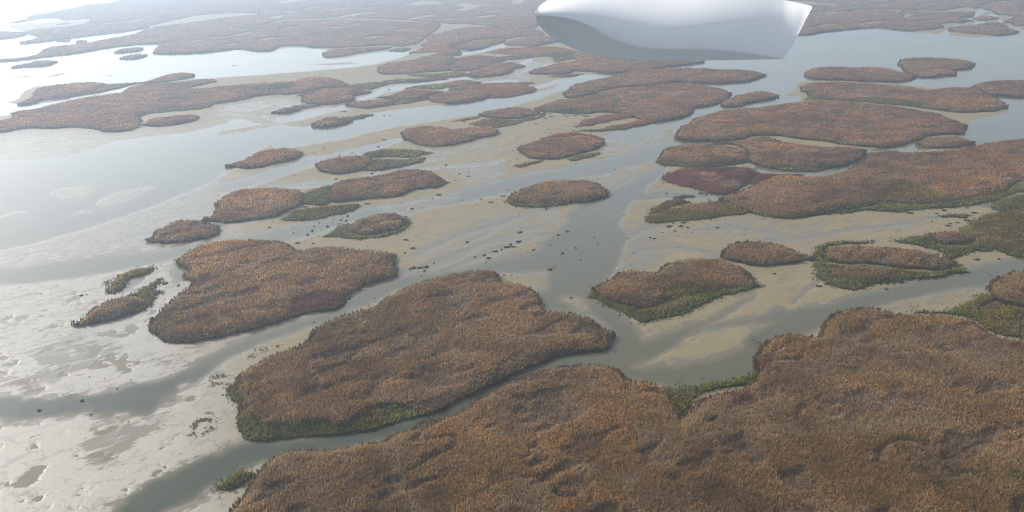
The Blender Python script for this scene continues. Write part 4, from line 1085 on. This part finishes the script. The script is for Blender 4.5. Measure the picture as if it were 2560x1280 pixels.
T(640, 0, "1225,770,2 1325,898,3 880,1115,4 1370,770 1590,805 1480,845 1280,1155,2 2080,1218,3 1340,1155,2 1000,1190,2 1050,1185,2 1080,1180,2 1110,1140,3 1145,1140,3")

def tussock_mesh(seed, big):
    r = np.random.default_rng(seed)
    n = 26 if big else 14
    a = r.uniform(0, 2 * math.pi, n); q = np.sqrt(r.uniform(0, 1, n))
    b = np.column_stack([np.cos(a) * q * .5, np.sin(a) * q * .36, np.full(n, -.03)])
    hg = r.uniform(.22, .5, n) * (1.15 - .5 * q)
    tips = np.array([C(.09, .10, .035), C(.12, .11, .045), C(.06, .06, .03), C(.15, .12, .055)])[r.integers(0, 4, n)]
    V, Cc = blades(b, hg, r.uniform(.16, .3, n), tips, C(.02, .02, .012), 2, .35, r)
    # low rounded heart
    m = 12
    th = np.linspace(0, 2 * math.pi, m, endpoint=False)
    rr = r.uniform(.34, .5, m)
    ring0 = np.column_stack([np.cos(th) * rr, np.sin(th) * rr * .72, np.full(m, -.05)])
    ring1 = np.column_stack([np.cos(th) * rr * .72, np.sin(th) * rr * .5, r.uniform(.10, .17, m)])
    top = np.array([[0, 0, .22]])
    v2 = np.concatenate([ring0, ring1, top])
    F = []
    for i in range(m):
        j = (i + 1) % m
        F.append((i, j, m + j, m + i))
        F.append((m + i, m + j, 2 * m, 2 * m))
    me = bpy.data.meshes.new('tussock')
    nV = len(V)
    faces = [tuple(range(k, k + 4)) for k in range(0, nV, 4)]
    for f in F:
        f = tuple(nV + i for i in dict.fromkeys(f))
        faces.append(f)
    allv = np.concatenate([V, v2])
    me.from_pydata(allv.tolist(), [], faces)
    at = me.color_attributes.new('Col', 'FLOAT_COLOR', 'POINT')
    c4 = np.ones((len(allv), 4), np.float32)
    c4[:nV, :3] = Cc
    c4[nV:, :3] = (.028, .03, .016)
    at.data.foreach_set('color', c4.ravel())
    me.materials.append(M_BLADE)
    return me
TM = [tussock_mesh(50 + i, True) for i in range(5)]
ROW = {1: ('speck of dark vegetation or debris on the tidal flat', 'tiny dark specks on the flats'),
       2: ('small dark tussock dotted on the bare tidal mud', 'small dark tussocks on the flats'),
       3: ('medium dark green tussock on the bare tidal mud', 'medium dark tussocks on the flats'),
       4: ('big ragged dark green tussock clump on the bare mud', 'big ragged tussock clumps on the flats')}
for i, (u, v, s) in enumerate(TUSS[:298]):
    p = unproj(np.array([[u, v]]), 0.1)[0]
    dist = math.sqrt(p[0] ** 2 + p[1] ** 2 + ALT ** 2)
    w = TS[s] * dist / FOC * 1.15
    o = bpy.data.objects.new('tussock', TM[i % 5])
    COL.objects.link(o)
    o.location = (p[0], p[1], 0.05)
    o.rotation_euler = (0, 0, rng.uniform(-.5, .5) + (0 if s == 4 else rng.uniform(0, 3)))
    zs = w * (0.62 if s == 4 else 0.85)
    o.scale = (w, w * rng.uniform(.7, 1.2), min(zs, 1.3))
    tag(o, ROW[s][0], 'tussock', ROW[s][1])

# ------------------------------------------------------------------ dead wood stranded in the shallows
def wood_mat():
    m, nt, out = newmat('dead wood')
    p = N(nt, 'ShaderNodeBsdfPrincipled', i_Roughness=.8)
    nt.links.new(mixc(nt, noise(nt, 2.5, 4), (.05, .04, .03), (.12, .10, .08)), p.inputs['Base Color'])
    nt.links.new(p.outputs[0], out.inputs[0])
    return m
M_WOOD = wood_mat()
def branch(label, line, rad, twigs, seed):
    r = np.random.default_rng(seed)
    P = unproj(np.array([(a, b) for a, b, z in line], float), np.array([z for a, b, z in line]))
    P = np.column_stack([P, [z for a, b, z in line]])
    org = P[0].copy(); P = P - org
    V, F = [], []
    def tube(Q, r0, r1):
        n = len(Q); o = len(V); k = 6
        for i in range(n):
            t = Q[min(i + 1, n - 1)] - Q[max(i - 1, 0)]
            t = t / (np.linalg.norm(t) + 1e-9)
            s1 = np.cross(t, [0.1, 0.2, 1]); s1 /= np.linalg.norm(s1); s2 = np.cross(t, s1)
            rr = r0 + (r1 - r0) * i / (n - 1)
            for j in range(k):
                a = 2 * math.pi * j / k
                V.append(Q[i] + (s1 * math.cos(a) + s2 * math.sin(a)) * rr)
        for i in range(n - 1):
            for j in range(k):
                j2 = (j + 1) % k
                F.append((o + i * k + j, o + i * k + j2, o + (i + 1) * k + j2, o + (i + 1) * k + j))
        F.append(tuple(o + j for j in range(k))[::-1]); F.append(tuple(o + (n - 1) * k + j for j in range(k)))
    tube(P, rad, rad * .35)
    for _ in range(twigs):
        i = r.integers(0, len(P) - 1); t = r.uniform()
        a = P[i] * (1 - t) + P[i + 1] * t
        L = r.uniform(1.0, 3.0)
        d = np.array([r.normal(), r.normal(), abs(r.normal()) * .5]); d /= np.linalg.norm(d)
        b2 = a + d * L * .5 + r.normal(0, .15, 3); c2 = b2 + d * L * .5 + r.normal(0, .3, 3)
        c2[2] = max(c2[2], -org[2] + .05)
        tube(np.array([a, b2, c2]), rad * .5, rad * .12)
    me = bpy.data.meshes.new('dead_branch')
    me.from_pydata([tuple(v) for v in V], [], F)
    me.materials.append(M_WOOD)
    o = link('dead_branch', me, None, tuple(org))
    tag(o, label, 'dead branch', 'dead branches stranded in the shallows')
branch('bushy dead branch in the water beside the maroon corner of the reeds', [(1912, 868, .1), (1903, 858, .6), (1893, 850, .8), (1878, 846, .3)], .16, 16, 1)
branch('thin bent dead branch on the silty bank above the green notch', [(1700, 966, .1), (1690, 956, .3), (1687, 946, .5), (1688, 942, .4)], .10, 4, 2)
branch('short straight dead branch lying on the sand right of the channel', [(2277, 762, .1), (2285, 768, .2), (2292, 773, .1)], .12, 3, 3)
branch('small dead branch poking out near the right edge reed bed', [(2470, 682, .1), (2478, 688, .3), (2484, 690, .2)], .12, 4, 4)

# ------------------------------------------------------------------ aircraft part hanging into view
def gloss_paint():
    m, nt, out = newmat('white aircraft paint')
    p = N(nt, 'ShaderNodeBsdfPrincipled')
    n = noise(nt, 9.0, 4, 0.6)
    nt.links.new(mixc(nt, n, (.90, .885, .855), (.92, .91, .885)), p.inputs['Base Color'])
    p.inputs['Roughness'].default_value = 0.28
    p.inputs['Coat Weight'].default_value = 0.25
    p.inputs['Coat Roughness'].default_value = 0.06
    nt.links.new(p.outputs[0], out.inputs[0])
    return m
M_PAINT = gloss_paint()

def make_fairing():
    D = 3.0      # metres ahead of the camera
    fwd = _f; 
    hor = np.array([0, 1.0, 0])
    def place(u, v, dep):
        d = rays(np.array([u, v], float)) / FOC
        return CAM + d * (D + dep) / (d @ np.array([0, 1.0, 0])) if False else CAM + d * (D + dep)
    us = [1338, 1341, 1347, 1356, 1370, 1390, 1415, 1445, 1480, 1520, 1560, 1600, 1640, 1690, 1750, 1810, 1870, 1920, 1956]
    crease = np.interp(us, [1338, 1360, 1400, 1430, 1460, 1500, 1535, 1570, 1600, 1630, 1660, 1700, 1750, 1800, 1850, 1900, 1956], [38, 38.5, 41.5, 47, 57, 76, 93, 107, 114.5, 118.5, 120, 120, 119.5, 122, 127.5, 136, 147])
    bottom = np.interp(us, [1338, 1341, 1347, 1360, 1375, 1400, 1430, 1460, 1500, 1550, 1600, 1650, 1700, 1760, 1830, 1900, 1956], [40, 50, 62, 78, 91, 107, 121, 131, 140, 147.5, 151, 152.5, 152.5, 151.5, 150, 149, 148])
    topf = np.interp(us, [1338, 1341, 1347, 1356, 1370, 1390, 1415, 1480, 1600, 1800, 1956], [33, 25, 17, 9, 0, -9, -18, -35, -60, -45, -2])
    rings = []
    M = 0
    for i, u in enumerate(us):
        t = (u - 1338) / (1956 - 1338)
        th = 0.30 * (1 - (1 - min(t / .45, 1)) ** 2) ** .5 * (1 - .55 * max(0, (t - .45) / .55)) + .012   # half thickness profile
        c, b, tp = crease[i], bottom[i], topf[i]
        shift = .03 * t
        pts = []
        # crease up the near side to the top, leaning back
        for k in range(9):
            s = k / 8
            vv = c + (tp - c) * s
            RR = max(25, (c - tp)) + (190 - max(25, c - tp)) * min(1, max(0, (u - 1650) / 250))
            dep = shift + th * (max(0, c - vv) / RR) ** 2.2
            uu = u
            pts.append(place(uu, vv, dep))
        # over the top and down the far side
        for k in range(1, 6):
            s = k / 5
            pts.append(place(u, tp + (b - tp) * s * .8 - 6 * math.sin(math.pi * s), shift + th * (1 + .9 * math.sin(math.pi * s * .5))))
        # belly: from the far side to the lower outline and back to the crease
        pts.append(place(u, b - .5, shift + th * .8))
        for k in range(0, 7):
            s = k / 6
            vv = b + (c - b) * s
            dep = shift + min((b - c) * .0007, th * .6) * (1 - s)
            pts.append(place(u, vv - 0 * s, dep))
        rings.append(pts[:-1] + [pts[-1] + (pts[0] - pts[-1]) * .0])
    M = len(rings[0])
    # trailing end: slanted cut running up to the right
    tr = [(1958, 147.2), (1964, 139), (1975, 124), (1990, 98), (2003, 72), (2015, 48), (2026, 27), (2030.5, 19), (2029, 15), (2020, 10.5), (1995, 4), (1960, -4), (1920, -12)]
    last = rings[-1]
    # the near side panel between the last ring and the slanted cut is built as further rings whose top runs along the cut
    for j, (dx, vb, vt) in enumerate([(1970, 131, 2), (1985, 107, 5), (2000, 78, 8), (2015, 48, 11.5), (2025, 29, 14), (2030, 20, 17)]):
        t2 = (j + 1) / 6
        th = .30 * .45 * (1 - t2) + .012
        pts = []
        for k in range(9):
            s = k / 8
            pts.append(place(dx, vb + (vt - vb) * s, .03 + th * (max(0, 147 - vb - (vt - vb) * s) / 190) ** 2.0))
        for k in range(1, 6):
            s = k / 5
            pts.append(place(dx, vt + (vb - vt) * s * .9, .03 + th * (1 + .5 * math.sin(math.pi * s * .5)) + .01))
        pts.append(place(dx - .5, vb, .03 + th * 1.0 + .01))
        for k in range(0, 7):
            s = k / 6
            pts.append(place(dx, vb, .03 + (th + .008) * (1 - s)))
        rings.append(pts)
    Vv = np.array([p for rg in rings for p in rg])
    faces = []
    nR = len(rings)
    for i in range(nR - 1):
        for j in range(M):
            k = (j + 1) % M
            faces.append((i * M + j, (i + 1) * M + j, (i + 1) * M + k, i * M + k))
    faces.append(tuple(range(M)))
    faces.append(tuple(reversed(range((nR - 1) * M, nR * M))))
    org = Vv.mean(0)
    root = bpy.data.objects.new('aircraft_fairing', None)
    root.empty_display_size = .2
    COL.objects.link(root)
    root.location = org
    tag(root, 'glossy white aircraft fairing with rounded nose and slanted tail hanging into view', 'aircraft part')
    # two faint reflection streaks on the near side, painted as thin pale strips
    def surf(u, v):
        t = min(1, (u - 1338) / 618)
        th = 0.30 * (1 - (1 - min(t / .45, 1)) ** 2) ** .5 * (1 - .55 * max(0, (t - .45) / .55)) + .012
        c = np.interp(u, us, crease); tp = np.interp(u, us, topf)
        if u > 1956:
            c = 147; th = .30 * .45 * (1 - (u - 1956) / 78) + .012; RR = 190; t = 1
        else:
            RR = max(25, (c - tp)) + (190 - max(25, c - tp)) * min(1, max(0, (u - 1650) / 250))
        return place(u, v, .03 * t + th * (max(0, c - v) / RR) ** 2.2 - .0025)
    sv, sf = [], []
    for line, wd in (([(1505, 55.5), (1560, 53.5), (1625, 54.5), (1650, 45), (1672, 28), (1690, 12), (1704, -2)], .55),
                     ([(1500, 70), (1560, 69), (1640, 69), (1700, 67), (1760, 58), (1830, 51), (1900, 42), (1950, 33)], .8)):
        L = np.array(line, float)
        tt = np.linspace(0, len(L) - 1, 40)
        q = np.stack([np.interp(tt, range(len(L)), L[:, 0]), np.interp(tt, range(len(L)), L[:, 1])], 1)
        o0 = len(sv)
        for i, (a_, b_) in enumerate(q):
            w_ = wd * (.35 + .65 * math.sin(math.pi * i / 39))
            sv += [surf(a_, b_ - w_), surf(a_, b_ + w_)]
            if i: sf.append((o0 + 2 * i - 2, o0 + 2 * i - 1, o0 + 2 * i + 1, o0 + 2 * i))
    import bmesh
    ms, nts, outs = newmat('painted reflection line')  # lighter white that paints the reflections on the shell
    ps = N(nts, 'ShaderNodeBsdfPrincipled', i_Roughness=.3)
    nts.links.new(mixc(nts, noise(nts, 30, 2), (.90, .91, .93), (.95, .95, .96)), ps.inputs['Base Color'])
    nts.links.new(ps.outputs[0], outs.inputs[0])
    sm = bpy.data.meshes.new('reflection_streaks')
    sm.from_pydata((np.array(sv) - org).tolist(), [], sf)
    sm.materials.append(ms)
    link('reflection_streaks', sm, root)
    me = bpy.data.meshes.new('shell')
    me.from_pydata((Vv - org).tolist(), [], faces)
    bm = bmesh.new(); bm.from_mesh(me)
    bmesh.ops.remove_doubles(bm, verts=bm.verts, dist=1e-5)
    bmesh.ops.recalc_face_normals(bm, faces=bm.faces)
    bm.to_mesh(me); bm.free()
    # smooth except along the crease
    me.polygons.foreach_set('use_smooth', np.ones(len(me.polygons), bool))
    me.materials.append(M_PAINT)
    sh = link('shell', me, root)
    try:
        me.set_sharp_from_angle(angle=R(38))
    except Exception:
        pass
    return root
make_fairing()

# ------------------------------------------------------------------ haze
def make_haze():
    import bmesh
    bm = bmesh.new()
    bmesh.ops.create_cube(bm, size=1)
    me = bpy.data.meshes.new('haze')
    bm.to_mesh(me); bm.free()
    m, nt, out = newmat('haze')
    v = N(nt, 'ShaderNodeVolumePrincipled')
    v.inputs['Color'].default_value = (.68, .82, 1, 1)
    v.inputs['Density'].default_value = HAZE
    v.inputs['Anisotropy'].default_value = 0.54
    nt.links.new(v.outputs[0], out.inputs['Volume'])
    me.materials.append(m)
    o = link('haze', me)
    z0, z1 = -2.0, ALT + 8
    o.location = (0, 0, (z0 + z1) / 2)
    o.scale = (14600, 14600, z1 - z0)
    tag(o, 'thin pale haze hanging over the whole delta', kind='stuff')
HAZE = 0.00034
make_haze()
